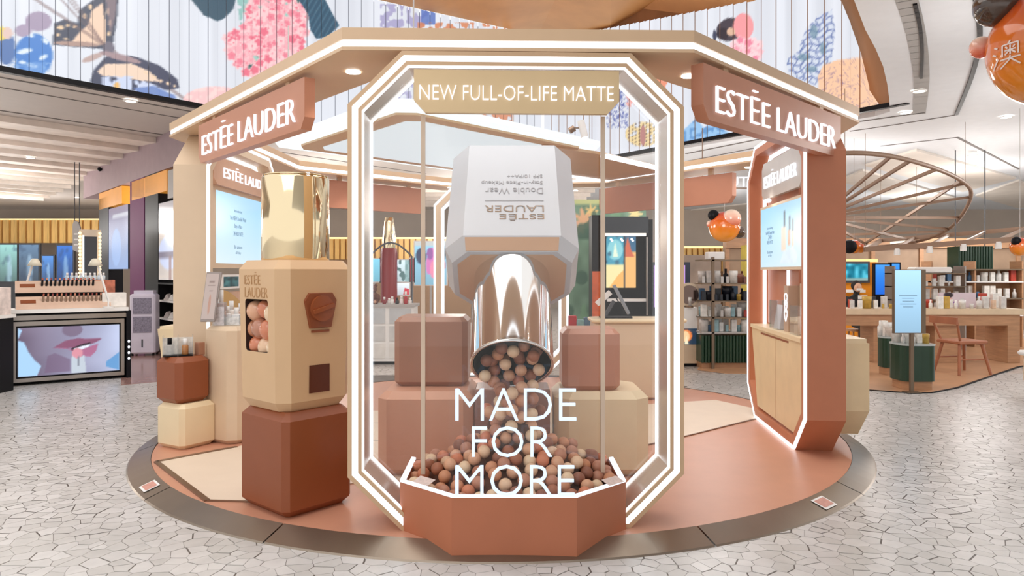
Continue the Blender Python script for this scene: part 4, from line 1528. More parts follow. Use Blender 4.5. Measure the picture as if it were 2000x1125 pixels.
def led_art_r(x, y):
    c = np.tile(np.array([[.875, .89, .925]]), (len(x), 1))
    c += (vnoise(x / 10.0, y / 400.0, 1)[:, None] - .5) * .07
    n1 = vnoise(x / 6, y / 6, 4)
    n2 = vnoise(x / 3, y / 3, 9)
    put(c, ell(x, y, 1425, 58, 26, 22, -.5), (70, 66, 78))
    put(c, ell(x, y, 1412, 66, 12, 12), (50, 48, 60))
    put(c, ell(x, y, 1452, 52, 20, 26), (244, 160, 165))
    put(c, ell(x, y, 1428, 62, 8, 8), (225, 185, 160))
    blossoms(c, x, y, [(1428, 92), (1445, 75), (1475, 78), (1492, 100), (1480, 122), (1450, 118)], 8, ((246, 170, 184), (250, 196, 204), (252, 214, 218), (240, 140, 165)), ((246, 170, 184), (250, 196, 204)), 5)
    put(c, ell(x, y, 1396, 70, 4, 12), (60, 70, 95))
    rg = inpoly(x, y, [(1535, 118), (1560, 100), (1575, 55), (1600, 30), (1625, 20), (1632, 60), (1622, 130), (1610, 165), (1590, 165), (1545, 150)])
    st = np.abs(((y + .35 * x + 5 * np.sin(x * .16)) % 13) - 6.5)
    put(c, rg, (214, 222, 236))
    put(c, rg & (st < 1.5), (110, 128, 182))
    put(c, rg & (np.abs(((x + 4 * np.sin(y * .2)) % 15) - 7.5) < 1.1), (92, 112, 165))
    for cx, cy, rx, ry in ((1590, 62, 8, 14), (1608, 95, 6, 12), (1570, 112, 12, 7), (1585, 135, 12, 6)):
        put(c, ell(x, y, cx, cy, rx, ry), (105, 140, 160), .7)
    og = inpoly(x, y, [(1598, 150), (1610, 125), (1640, 117), (1700, 110), (1720, 230), (1640, 230), (1600, 180)])
    put(c, og, (246, 200, 165))
    put(c, og & (np.abs(np.sin(x * .2 + y * .13 + n1 * 4)) < .12), (140, 115, 150))
    put(c, inpoly(x, y, [(1325, 262), (1345, 245), (1360, 232), (1376, 250), (1392, 238), (1412, 252), (1430, 262), (1420, 300), (1320, 310)]), (150, 195, 235))
    put(c, inpoly(x, y, [(1325, 262), (1345, 245), (1360, 232), (1376, 250), (1392, 238), (1412, 252), (1430, 262), (1420, 300), (1320, 310)]) & (n1 > .6), (95, 150, 205))
    bs = (x > 1185) & (x < 1228) & (y > 175) & (y < 250)
    put(c, bs & (np.abs(np.sin(x * .45 + n1 * 6) + np.sin(y * .4 + n2 * 3)) < .5), (95, 110, 175))
    lp = ell(x, y, 1256, 262, 34, 24)
    put(c, lp & (n1 > .3), (240, 215, 160))
    put(c, lp & (np.hypot((x % 7) - 3.5, ((y + 3 * np.floor(x / 7)) % 7) - 3.5) < 1.5), (80, 66, 60))
    put(c, ell(x, y, 1256, 265, 6, 20), (185, 130, 125))
    put(c, ell(x, y, 1290, 165, 14, 22) & (n1 > .3), (235, 150, 120))
    put(c, ell(x, y, 1232, 195, 10, 14) & (n1 > .4), (240, 175, 170))
    return c


M_LED = paint_mat('led_image', .93, .3)
sw = thing('led_wall', 'giant screen wall of upright panels showing butterflies and pink blossom', 'screen', (L0.x, L0.y, ZC + .05))
STR = .15
s = -1.6
k = 0
while s < 11.4:
    a, c_ = Ls(s + .004), Ls(s + STR - .004)
    z1_ = min(6.69 + (s - 6.1) * .125, 7.25)
    zt_ = max(z1_, 5.6)
    off = -LN * (.010 if k % 2 else .0)
    nv = int(60 + (zt_ - 4) * 26)

    def fn(U, V, a=a, c_=c_, zt_=zt_):
        X = a.x + (c_.x - a.x) * U
        Yw = a.y + (c_.y - a.y) * U
        Z = ZC + .06 + (zt_ - ZC - .06) * V
        return led_art(*to_px(X, Yw, Z))
    paint('led_panel', a + off + Vector((0, 0, ZC + .06)), c_ - a, (0, 0, zt_ - ZC - .06), 6, nv, fn, M_LED, sw)
    s += STR
    k += 1
M_LEDB = mat('led_backing', '#8f9096', .5)
a, c_ = Ls(-1.6) + LN * .05, Ls(11.45) + LN * .05
B().add([(a.x, a.y, ZC + .03), (c_.x, c_.y, ZC + .03), (c_.x, c_.y, 7.25), (a.x, a.y, 5.8)], [(0, 1, 2, 3)]).build('backing', M_LEDB, sw, True)
a, c_ = Ls(-1.6), Ls(11.45)
B().bar((a.x, a.y, ZC + .02), (c_.x, c_.y, ZC + .02), .10, .07).build('lower_rail', M_BLACK, sw, True)
sw2 = thing('led_wall', 'screen wall of upright panels showing a bird and blue pagoda beside the curved ceiling', 'screen', (VC.x, VC.y, ZC + .05))
r = 0.05
k = 0
RN = Vector((.818, .575, 0))
while r < 8.9:
    a, c_ = VC + RD * (r + .004), VC + RD * (r + STR - .004)
    zz = []
    for e_ in (a, c_):
        pxm, _ = to_px(e_.x, e_.y, 4)
        z_ = max(7.25 - r * .147, 6.2)
        if pxm > 1636:
            yy = np.interp(pxm, [1636, 1652, 1668, 1680, 1690, 1697, 1703, 1707], [-14, 22, 62, 98, 132, 165, 200, 226])
            z_ = min(z_, EYE + (HOR - yy) * e_.y / F)
        zz.append(max(z_, ZC + .07))
    zt_ = max(zz)
    if zt_ < ZC + .1:
        break
    hh = zt_ - ZC - .06
    clip = ((zz[0] - ZC - .06) / hh, (zz[1] - ZC - .06) / hh)
    off = -RN * (.012 if k % 2 else 0)
    nv = int(40 + (zt_ - 4) * 22)

    def fn(U, V, a=a, c_=c_, zt_=zt_):
        X = a.x + (c_.x - a.x) * U
        Yw = a.y + (c_.y - a.y) * U
        Z = ZC + .06 + (zt_ - ZC - .06) * V
        return led_art_r(*to_px(X, Yw, Z))
    paint('led_panel', a + off + Vector((0, 0, ZC + .06)), c_ - a, (0, 0, zt_ - ZC - .06), 6, nv, fn, M_LED, sw2, clip=clip)
    r += STR
    k += 1
a, c_ = VC + RN * .06, VC + RD * 8.9 + RN * .06
B().bar((VC.x, VC.y, ZC + .02), (c_.x - .05, c_.y, ZC + .02), .10, .07).build('lower_rail', M_BLACK, sw2, True)
# brown timber wall behind the end of the second screen wall
a, c_ = VC + RN * .12, VC + RD * 12.5 + RN * .12
wl = B().add([(a.x, a.y, ZC), (c_.x, c_.y, ZC), (c_.x, c_.y, 8.5), (a.x, a.y, 8.5)], [(0, 1, 2, 3)]).build('wall_atrium', mat('atrium_timber', '#9a6c48', .45, noise=.2, scale=2, stretch=(1, 1, .3)))
setting(wl, 'brown timber wall at the end of the pagoda screen wall')
# ochre soffit over the atrium
M_OCH = mat('ochre_stone', '#c9935a', .5, noise=.10, scale=1.2)
r0, r1 = P(1193, 66, 16.4), P(1197, -230, 10.5)
Lt = [Ls(s_) + Vector((0, 0, 6.69 + (s_ - 6.1) * .125)) for s_ in (0, 4, 8, 11.3)]
Rt = [VC + RD * r_ + Vector((0, 0, 7.25 - r_ * .147)) for r_ in (.2, 3, 6, 9.5)]
so = B()
vs = [Lt[0], Lt[1], Lt[2], Lt[3], r0, r1, Vector((-4, 5.5, 8.2))]
so.add(vs, [(0, 1, 2, 3, 4, 5, 6)])
o1 = so.build('ceiling_atrium', M_OCH)
setting(o1, 'ochre stone soffit above the screen walls')
so = B()
vs = [r0, Lt[3], Rt[0], Rt[1], Rt[2], Rt[3], Vector((7, 6, 8.2)), r1]
so.add(vs, [tuple(range(8))])
so.build('soffit_facet', mat('ochre_stone_b', '#c58f58', .5, noise=.10, scale=1.2), o1)

# ------------------------------------------------------------------ far walls
M_FARW = mat('far_wall_paint', '#a89a8d', .6, noise=.05, scale=1)
for nm, x0, x1, y0, y1 in (('wall_far', -26, 26, 28.9, 29.1),):
    setting(B().box(x0, x1, y0, y1, 0, ZC).build(nm, M_FARW))


def slat_wall(label, x0, x1, y, z0, z1_, pitch, low=None):
    t_ = thing('slat_wall', label, 'wall panel', ((x0 + x1) / 2, y, z0))
    B().box(x0, x1, y + .03, y + .06, z0, z1_).build('backing', mat('slat_backing', '#a9793d', .6), t_, True)
    me = B().box(0, pitch * .72, -.04, .03, 0, z1_ - z0).mesh('slat')
    me.materials.append(M_WOODL)
    n_ = int((x1 - x0) / pitch)
    for i in range(n_):
        o_ = bpy.data.objects.new('slat', me)
        COL.objects.link(o_)
        o_.parent = t_
        o_.matrix_parent_inverse = MW[t_.name].inverted()
        o_.location = (x0 + i * pitch, y, z0)
    B().box(x0, x1, y - .02, y + .03, z1_, z1_ + .05).build('cove_light', mat('cove_glow', '#ffffff', .5, emit=1.3, emitcol='#ffd98f', noise=0), t_, True)
    if low:
        B().box(x0, x1, y + .01, y + .06, 0, z0).build('lower_wall', low, t_, True)
    return t_


slat_wall('honey wooden slat frieze with a glowing cove above the blue shop screens', -21.5, -11.5, 26.5, 2.55, 3.40, .3)
slat_wall('honey wooden slat frieze left of the giant bottle behind the gold cap', -6.2, -1.2, 21.0, 1.85, 2.45, .17, mat('shop_dark_wood', '#8a6a4c', .5))
slat_wall('honey wooden slat frieze between the front arch and the product shelf', 4.4, 6.6, 20.0, 1.5, 2.15, .16, mat('shop_dark_wood', '#8a6a4c', .5))

# ------------------------------------------------------------------ coloured shop wall on the left
SW0 = Vector((-5.6, 12.2, 0))


def SP(Y, z=0.0, back=0.0):
    return Vector((-5.6 - (Y - 12.2) * .88 + back * .75, Y + back * .66, z))


def shop_panel(name, label, cat, Ya, Yb, z0, z1_, mm, thick=.12, fn=None):
    a_, b_ = SP(Ya, z0), SP(Yb, z0)
    n_ = Vector((-.75, -.66, 0))
    t_ = thing(name, label, cat, (a_ + b_) / 2)
    vs = [a_, b_, b_ - n_ * thick, a_ - n_ * thick]
    B().prism([(v.x, v.y) for v in vs], z0, z1_).build('slab', mm, t_, True)
    if fn:
        paint('picture', b_ + n_ * .006, a_ - b_, (0, 0, z1_ - z0), 24, 40, fn, M_SCREEN, t_)
    return t_


M_PURP = mat('purple_column', '#6e3361', .6, spec=.2, noise=.08, scale=1)
shop_panel('shop_column', 'black glossy shop column beside the purple one', 'column', 13.3, 13.95, 0, 3.35, M_BLACK, .3)
shop_panel('shop_column', 'purple shop column behind the white air cooler', 'column', 14.0, 14.8, 0, 3.35, M_PURP, .3)
shop_panel('shop_column', 'slim black shop column by the bulb mirror', 'column', 16.2, 16.9, 0, 3.2, M_BLACK, .3)


def posterblue(U, V):
    c = np.zeros((len(U), 3))
    k_ = V[:, None]
    c[:] = np.array([.35, .5, .72]) * (1 - k_) + np.array([.55, .5, .58]) * k_
    put(c, ell(U, V, .4, .35, .25, .3), (120, 160, 215), .6)
    put(c, (np.abs(V - .86) < .03) & (U > .2), (210, 215, 220), .7)
    return c


shop_panel('shop_poster', 'dusky blue shop poster between the purple and slim black columns', 'poster', 14.9, 16.15, 1.55, 2.9, M_DGREY, .1, posterblue)


def posterumb(U, V):
    c = np.zeros((len(U), 3))
    c[:] = np.array([.74, .70, .68])
    put(c, ell(U, V, .45, .35, .45, .22), (185, 195, 225))
    put(c, (V < .36) & (V > .28), (90, 80, 100), .8)
    put(c, (np.abs(U - .5) < .05) & (V < .3), (120, 80, 80))
    put(c, (np.abs(U - .75) < .12) & (V > .5) & (V < .78), (190, 120, 95), .7)
    put(c, (V > .88), (150, 145, 150), .8)
    return c


shop_panel('shop_poster', 'pale parasol shop poster beside the sand arch', 'poster', 12.2, 13.25, 1.35, 2.75, M_DGREY, .1, posterumb)
a_ = shop_panel('shop_fascia', 'mauve brown fascia running above the shop columns', 'fascia', 11.6, 18.2, 3.35, ZC - .002, M_MAUVEB, .4)
M_AMB = mat('amber_panel', '#d9902c', .4, emit=.25, emitcol='#e09a3a')
for Ya, Yb, lab in ((12.9, 14.7, 'amber lit panel under the fascia above the black column'), (15.3, 16.9, 'amber lit panel under the fascia by the slim black column')):
    shop_panel('amber_fascia_panel', lab, 'panel', Ya, Yb, 2.95, 3.33, M_AMB, .2)
shop_panel('shop_lintel', 'white shop sign box under the fascia beside the sand arch', 'sign', 12.1, 12.85, 2.8, 3.3, M_GREY, .15)
# pinkish shop floor
p0, p1, p2, p3 = G(236, 752, .008), G(345, 742, .008), G(345, 672, .008), G(240, 686, .008)
o = B().prism([(v.x, v.y) for v in (p0, p1, p2, p3)], .0045, .008).build('floor_shop', mat('shop_floor_rose', '#a5827b', .15, noise=.05))
setting(o, 'rosy polished shop floor behind the makeup counter')
# dark shelves near the sand arch
t = thing('shop_shelf', 'black shop shelves with pale goods behind the air cooler', 'shelf', SP(12.8, 0, .3))
for k in range(4):
    a_ = SP(12.2, .32 + k * .32, .15)
    c_ = SP(13.25, .32 + k * .32, .15)
    B().bar(a_, c_, .35, .03).build('shelf', M_WHITE if k < 3 else M_BLACK, t, True)
a_, c_ = SP(12.1, 0, .4), SP(13.3, 0, .4)
B().add([a_, c_, c_ + Vector((0, 0, 1.3)), a_ + Vector((0, 0, 1.3))], [(0, 1, 2, 3)]).build('back', M_BLACK, t, True)
for k in range(3):
    for q in range(4):
        pnt = SP(12.4 + q * .22, .336 + k * .32, .08)
        o = B().hull([(-.06, -.05, 0), (.06, -.05, 0), (.06, .05, 0), (-.06, .05, 0), (-.03, 0, .1), (.04, .02, .12), (0, -.03, .11)]).build('shoe_pair', mat('pale_goods_%d' % (q % 3), ('#d9cdc8', '#b99f98', '#efe9e4')[q % 3], .5))
        o.location = pnt
        tag(o, 'small pale goods on the black shop shelves', 'goods', 'goods on the black shop shelves')
# air cooler
p = G(283, 694)
t = thing('air_cooler', 'white upright air cooler standing before the purple column', 'air cooler', (p.x, p.y, 0), math.radians(12))
M_LIL = mat('lilac_white_plastic', '#dcd5e4', .4)
B().chbox(-.21, .21, -.16, .16, .04, 1.1, .03).build('case', M_LIL, t)
for z0 in (.42, .75):
    B().box(-.15, .15, -.17, -.158, z0, z0 + .28).build('grille', mat('grille_grey', '#8b8596', .6, noise=.3, scale=40), t)
B().box(-.16, .16, -.08, .12, 1.1, 1.16).build('handle', M_LIL, t)
B().box(-.012, .012, -.166, -.158, .16, .3).build('gauge', M_DGREY, t)
for sx_ in (-.17, .17):
    for sy_ in (-.12, .12):
        B().cyl((sx_, sy_, .005), (sx_, sy_, .05), .022, 8).build('caster', M_BLACK, t)
# far shop screens under the first slat frieze
for x0, x1, y0, y1, col, lab in ((0, 33, 478, 550, (150, 205, 200), 'pale teal shop window screen at the far edge of the hall'), (37, 75, 478, 550, (95, 125, 155), 'slate blue shop window beside the teal one'), (82, 104, 500, 552, (80, 140, 215), 'low bright blue shop screen'), (111, 142, 480, 552, (45, 110, 200), 'tall deep blue shop screen beside the hanging oval sign')):
    Yf = 26.2
    a_, c_ = P(x0, y1, Yf), P(x1, y0, Yf)
    t = thing('shop_screen', lab, 'screen', ((a_.x + c_.x) / 2, Yf, a_.z))
    B().box(a_.x - .05, c_.x + .05, Yf + .01, Yf + .1, 0, c_.z + .05).build('case', M_DGREY, t, True)

    def fn(U, V, col=col):
        c = np.tile(np.array([col]) / 255.0, (len(U), 1))
        c *= (.55 + .5 * V)[:, None]
        put(c, ell(U, V, .55, .3, .15, .45), (190, 220, 245), .5)
        put(c, vnoise(U * 6, V * 8, col[0]) > .75, (40, 60, 90), .35)
        return c
    paint('picture', (a_.x, Yf, a_.z), (c_.x - a_.x, 0, 0), (0, 0, c_.z - a_.z), 12, 20, fn, M_SCREEN, t)
# hanging oval sign and bulb mirror
p = P(150, 462, 16.0)
t = thing('hanging_plaque', 'grey rounded plaque hanging on two rods before the slat frieze', 'sign', p)
B().hull([(x * .5, y, z) for y in (-.02, .02) for x, z in ((-.16, -.30), (.1, -.36), (.17, -.28), (.17, .2), (.08, .32), (-.1, .36), (-.17, .26))]).build('plaque', M_GREY, t)
for x in (-.05, .06):
    B().cyl((x, 0, .3), (x, 0, ZC - p.z), .012, 6).build('rod', M_DGREY, t)
for k in range(3):
    B().box(-.05, .05, -.024, -.02, -.2 + k * .12, -.17 + k * .12).build('print', M_WHITE, t)
p = P(176, 545, 14.5)
t = thing('bulb_mirror', 'tall makeup mirror framed by rows of glowing bulbs', 'mirror', p, math.radians(25))
wq, hq = .19, 1.0
B().framey([(-wq, 0), (wq, 0), (wq, hq), (-wq, hq)], [(-wq + .07, .07), (wq - .07, .07), (wq - .07, hq - .14), (-wq + .07, hq - .14)], 0, .06).build('frame', mat('mirror_frame', '#e8d9c4', .4), t)
B().box(-wq + .07, wq - .07, .03, .04, .07, hq - .14).build('mirror_glass', M_DGREY, t)
B().box(-wq + .06, -wq + .085, -.01, .0, .05, hq - .12).build('light_line', M_LIGHT, t)
me = B().ball((0, 0, 0), .028, 8, 6).mesh('bulb')
me.materials.append(mat('warm_bulb', '#ffffff', .5, emit=1.6, emitcol='#ffe0a8', noise=0))
for k in range(13):
    for sx_ in (-1, 1):
        o = bpy.data.objects.new('bulb', me)
        COL.objects.link(o)
        o.parent = t
        o.location = (sx_ * (wq - .015), -.02, .05 + k * .073)
B().box(-.05, .05, .0, .05, -p.z, .0).build('post', M_DGREY, t)

# ------------------------------------------------------------------ makeup counter with the lips screen
p = G(120, 762)
t = thing('makeup_counter', 'black and silver makeup counter with a large lips screen in its front', 'counter', (-5.975, 9.69, 0), math.radians(36))
KX = .81
t.scale = (KX, 1, 1)
MW[t.name] = MW[t.name] @ Matrix.Diagonal((KX, 1, 1, 1))
M_SILV = mat('brushed_silver', '#a39c97', .3, metal=.7)
B().box(-.85, .82, .03, .75, .05, .95).build('body', M_BLACK, t)
B().box(-.80, .80, .10, .70, .0, .05).build('plinth', M_BLACKM, t)
B().framey([(-.80, .05), (.80, .05), (.80, .84), (-.80, .84)], [(-.74, .10), (.745, .10), (.745, .785), (-.74, .785)], -.03, .04).build('screen_frame', M_SILV, t)
B().box(-.74, .745, -.012, .03, .10, .785).build('bezel', M_BLACK, t)


def lips(U, V):
    c = np.zeros((len(U), 3))
    k_ = U[:, None]
    c[:] = np.array([.42, .36, .45]) * (1 - k_) + np.array([.72, .76, .88]) * k_
    c += (vnoise(U * 4, V * 4, 3)[:, None] - .5) * .08
    put(c, inpoly(U, V, [(0, 0), (0, .75), (.06, .7), (.1, .5), (.16, .32), (.22, .2), (.18, 0)]), (165, 205, 240))
    put(c, inpoly(U, V, [(0, .75), (.04, .95), (0, 1)]), (165, 205, 240))
    put(c, inpoly(U, V, [(.86, .2), (.93, .3), (1, .4), (1, 0), (.86, .1)]), (90, 150, 205), .9)
    put(c, inpoly(U, V, [(.25, .05), (.5, .05), (.5, .3), (.35, .45), (.28, .4)]), (110, 85, 115), .6)
    put(c, ell(U, V, .52, .92, .1, .14), (110, 90, 115), .7)
    put(c, inpoly(U, V, [(.33, .56), (.45, .70), (.58, .74), (.66, .72), (.80, .72), (.82, .70), (.74, .62), (.6, .55), (.45, .53)]), (135, 82, 112))
    put(c, inpoly(U, V, [(.33, .56), (.45, .55), (.56, .42), (.62, .36), (.7, .33), (.76, .45), (.78, .60), (.6, .5)]), (170, 105, 140))
    put(c, inpoly(U, V, [(.50, .52), (.6, .60), (.70, .64), (.70, .60), (.6, .54), (.53, .48)]), (35, 25, 40))
    put(c, inpoly(U, V, [(.53, .52), (.62, .57), (.70, .60), (.68, .54), (.6, .49), (.54, .47)]), (225, 232, 245))
    put(c, ell(U, V, .57, .42, .055, .11), (215, 145, 160))
    put(c, inpoly(U, V, [(.51, 0), (.515, .38), (.57, .30), (.64, .38), (.66, 0)]), (190, 200, 212))
    put(c, inpoly(U, V, [(.57, .15), (.575, .36), (.59, .36), (.59, .15)]), (120, 125, 140))
    return c


paint('picture', (-.72, -.016, .12), (1.445, 0, 0), (0, 0, .64), 90, 50, lips, M_SCREEN, t, world=False)
B().box(-.86, .86, -.06, .5, .95, 1.0).build('counter_top', M_WHITE, t)
B().box(-.84, .84, -.03, .1, .86, .92).build('ledge', M_SILV, t)
B().box(.83, .9, -.05, .7, .0, .95).build('side_post', M_BLACKM, t)
for k in range(4):
    B().ball((.865, -.06, .28 + k * .08), .02, 8, 6).build('side_lamp', M_LET, t)
t = thing('side_counter', 'tall black counter edge at the border of the picture beside the lips screen', 'counter', (-6.62, 8.7, 0))
B().box(-.5, .34, -.05, .33, .0, .92).build('body', M_BLACK, t)
B().box(-.52, .36, -.07, .35, .92, .96).build('top', M_WHITE, t)
B().box(.05, .33, -.05, .3, .961, 1.3).build('display', mat('pale_display', '#e0d2cc', .5, noise=.2, scale=12), t)
B().box(.1, .32, -.056, -.05, 1.05, 1.15).build('red_card', mat('coral_card', '#d8574f', .5), t)
# tester trays
for lvl, (z, y0, x0, x1, n_, lab) in enumerate(((1.001, .05, -.62, .50, 14, 'low tester tray with a row of bronze lipsticks on the makeup counter'), (1.21, .30, -.62, .42, 13, 'raised tester tray with a row of dark lipsticks on the makeup counter'))):
    Mx = MW['makeup_counter']
    tt = thing('tester_tray', lab, 'tray', Mx @ Vector(((x0 + x1) / 2, y0, z)), math.radians(36))
    wq = (x1 - x0) / 2 * KX
    B().hull([(-wq - .1, -.06, 0), (wq + .08, -.06, 0), (wq + .08, .14, 0), (-wq - .1, .14, 0), (-wq - .1, .14, .16), (wq + .08, .14, .16), (-wq - .1, -.06, .05), (wq + .08, -.06, .05)]).build('tray', mat('tray_rose', '#e2c3ae', .35), tt)
    if lvl:
        B().box(-wq - .1, wq + .08, -.02, .13, -.21, 0).build('riser', M_BLACK, tt)
    B().add([(-wq - .05, -.02, .076), (-wq + .12, -.02, .076), (-wq + .12, .06, .12), (-wq - .05, .06, .12)], [(0, 1, 2, 3)]).build('palette', M_BROWN, tt)
    for i in range(n_):
        x = (-wq + .2 + i * (2 * wq - .24) / (n_ - 1)) / KX
        lp = thing('lipstick', ('bronze lipstick standing in the low tester tray', 'dark lipstick standing in the raised tester tray')[lvl], 'lipstick', Mx @ Vector(((x0 + x1) / 2 + x, y0 + .02, z + .085)), 0, ('low tray lipsticks', 'raised tray lipsticks')[lvl])
        B().cyl((0, 0, 0), (0, .012, .085), .014, 8).build('case', (M_BRASS, M_BLACK)[lvl], lp)
        B().cyl((0, .012, .085), (0, .016, .115), .010, 8).build('bullet', mat('lip_%d' % (i % 3), ('#b5573f', '#d08a6c', '#8d3a38')[i % 3], .4), lp)
Mx = MW['makeup_counter']
chb = chbox_thing('tissue_box', 'white printed carton on silver feet at the end of the makeup counter', 0, .30, 0, .18, 0, .2, .01, .01, mat('printed_white', '#eeeae4', .45, noise=.12, scale=10))
chb.location = Mx @ Vector((.66, .12, 1.001))
chb.rotation_euler = (0, 0, math.radians(36))
for i in range(9):
    lp = bottle('small pale nail bottle in the row on top of the makeup counter', Mx @ Vector((.02 + i * .07, .66, 1.38)), .1, .022, mat('pale_nail', '#cfe0ea', .2), M_WHITE, 'nail bottle row')
t = thing('counter_riser', 'coral riser carrying the row of pale nail bottles', 'riser', Mx @ Vector((.33, .62, 1.001)), math.radians(36))
B().box(-.30, .34, -.05, .2, 0, .375).build('block', mat('riser_rose', '#c7785f', .5, noise=.4, scale=9), t)
for i, (x, y, fl) in enumerate(((68, 515, -1), (186, 515, 1))):
    a_ = P(x, y, 9.8)
    bs = P(x + fl * 26, 585, 9.8)
    t = thing('desk_lamp', ['white angled desk lamp over the side counter', 'white angled desk lamp in front of the bulb mirror'][i], 'lamp', (bs.x, 9.8, 1.0))
    loc = lambda v: v - Vector((bs.x, 9.8, 1.0))
    B().cyl((0, 0, 0), (0, 0, .02), .07, 14).build('foot', M_WHITE, t)
    B().tube([(0, 0, .02), (0, 0, .1), loc(a_) + Vector((fl * .03, 0, 0))], .014, 8).build('arm', M_WHITE, t)
    hd = loc(a_)
    B().lathe([(.03, .07), (.05, .05), (.09, -.03), (.085, -.03), (.04, .05)], 14, c=hd).build('shade', mat('lamp_shade', '#e4dcc8', .4), t)

# ------------------------------------------------------------------ goods seen through the kiosk
t = thing('white_gondola', 'white low display gondola with drawers seen through the front arch', 'display', G(757, 712), 0)
gp = G(757, 712)
B().box(-.42, .42, 0, .5, .05, .93).build('body', M_WHITE, t)
for x in (-.42, .0):
    for k in range(3):
        B().box(x + .03, x + .38, -.012, 0, .1 + k * .28, .1 + k * .28 + .24).build('drawer', mat('gondola_white_%d' % k, ('#e2dfda', '#d0cfcd', '#c3c6c8')[k], .4, noise=.08, scale=7), t)
B().box(-.42, .42, .02, .48, 0, .05).build('plinth', M_BLACKM, t)
B().box(-.45, .45, -.03, .52, .93, .97).build('top', M_GREY, t)
for i, (dx, c, h_) in enumerate(((.05, '#f3f1ee', .12), (.13, '#222226', .1), (.2, '#efe6e4', .13), (.27, '#b3262f', .2), (.34, '#e9e5e2', .1), (-.08, '#8e2a30', .11), (.0, '#d9d4d0', .09))):
    bottle(['white jar on the white gondola', 'black topped jar on the white gondola', 'pale lotion on the white gondola', 'tall red bottle on the white gondola', 'short ivory jar on the white gondola', 'wine red jar on the white gondola', 'pearl jar beside the plush bear'][i], (gp.x + dx, gp.y + .15, .971), h_, .03, mat('gj' + c, c, .25), M_WHITE if i != 1 else M_BLACK, 'jars on the white gondola')
t = thing('plush_bear', 'small brown plush bear sitting on the white gondola', 'toy', (gp.x - .28, gp.y + .2, .971))
M_PL = mat('brown_plush', '#6d4336', .9, noise=.2, scale=40, bump=.4)
b = B()
b.ball((0, 0, .10), .10, 14, 10, sz=1.05).ball((0, -.01, .24), .075, 14, 10)
b.ball((-.055, 0, .30), .028, 8, 6).ball((.055, 0, .30), .028, 8, 6)
b.ball((-.1, -.06, .10), .04, 8, 6, sz=1.6).ball((.1, -.06, .10), .04, 8, 6, sz=1.6)
b.ball((-.07, -.11, .035), .045, 8, 6, sy=1.5).ball((.07, -.11, .035), .045, 8, 6, sy=1.5)
b.build('bear_body', M_PL, t)
B().ball((0, -.075, .225), .028, 8, 6).build('muzzle', mat('plush_tan', '#c79a80', .9), t)
for sx_ in (-.07, .07):
    B().ball((sx_, -.17, .035), .026, 8, 6, sy=.5).build('paw_pad', MATS['plush_tan'], t)
# posters behind
Yp = 14.5


def poster(label, x0, x1, y0, y1, fn, Y_=Yp, frame=None):
    a_, c_ = P(x0, y1, Y_), P(x1, y0, Y_)
    t_ = thing('promo_poster', label, 'poster', ((a_.x + c_.x) / 2, Y_, a_.z))
    B().box(a_.x - .02, c_.x + .02, Y_ + .006, Y_ + .05, a_.z - .02, c_.z + .02).build('frame', frame or M_WHITE, t_, True)
    paint('picture', (a_.x, Y_, a_.z), (c_.x - a_.x, 0, 0), (0, 0, c_.z - a_.z), 28, 40, fn, M_SCREEN, t_)
    B().box((a_.x + c_.x) / 2 - .02, (a_.x + c_.x) / 2 + .02, Y_ + .01, Y_ + .045, 0, a_.z - .02).build('stand', M_GREY, t_, True)
    return t_


def flat(col, extra=None):
    def fn(U, V):
        c = np.tile(np.array([col]) / 255.0, (len(U), 1))
        c *= (.85 + .2 * V)[:, None]
        if extra:
            extra(c, U, V)
        return c
    return fn


def ex_red(c, U, V):
    put(c, ell(U, V, .12, .75, .12, .12), (235, 175, 165))
    put(c, ell(U, V, .15, .35, .1, .1), (225, 140, 120))
    put(c, (np.abs(U - .5) < .28), (125, 18, 22))
    put(c, (U > .9), (200, 120, 170))


def ex_leaf(c, U, V):
    n_ = vnoise(U * 5, V * 7, 8)
    put(c, n_ > .62, (90, 120, 120))
    put(c, (U > .72), (130, 165, 165), .8)


def ex_fly(c, U, V):
    put(c, ell(U, V, .2, .66, .16, .19, .2), (50, 62, 95))
    put(c, ell(U, V, .86, .72, .12, .2), (28, 34, 52))
    put(c, ell(U, V, .85, .5, .1, .16, .6), (200, 70, 100))
    put(c, ell(U, V, .5, .55, .13, .32, -.2), (215, 120, 185))
    put(c, ell(U, V, .48, .72, .1, .14), (150, 90, 160))
    put(c, ell(U, V, .58, .35, .1, .2), (235, 140, 170))
    put(c, (V > .9), (200, 205, 205))


poster('plain sky blue poster left of the red one behind the white gondola', 722, 742, 506, 550, flat((120, 200, 225)))
poster('dark red poster with a tall bottle behind the white gondola', 743, 768, 505, 550, flat((150, 40, 50), ex_red), frame=M_BROWN)
poster('white poster with grey leaf drawing behind the white gondola', 769, 800, 508, 550, flat((215, 235, 240), ex_leaf))
poster('wine red strip poster beside the leaf poster', 801, 808, 505, 550, flat((165, 40, 60)))
poster('light blue poster with a pink and black butterfly beside the rear arch', 810, 872, 472, 556, flat((150, 205, 230), ex_fly))
poster('white and red leaflet poster above the jars of the gondola', 770, 799, 553, 576, flat((225, 232, 238), lambda c, U, V: put(c, inpoly(U, V, [(.6, 0), (1, 0), (1, .5), (.7, .6)]), (200, 40, 60))), Y_=14.3)
t = thing('gold_bottle_display', 'giant red and gold bottle display standing before the posters', 'display', P(760, 700, 14.0))
zb_ = P(760, 700, 14.0).z
B().lathe([(.16, 0), (.16, 1.86), (.15, 1.95)], 20).build('red_body', mat('wine_red_gloss', '#8d1a1e', .2), t)
B().lathe([(.12, 1.95), (.13, 2.1), (.09, 2.45), (.08, 2.55), (.001, 2.55)], 20).build('gold_neck', M_GOLD, t)
t.location.z = 0
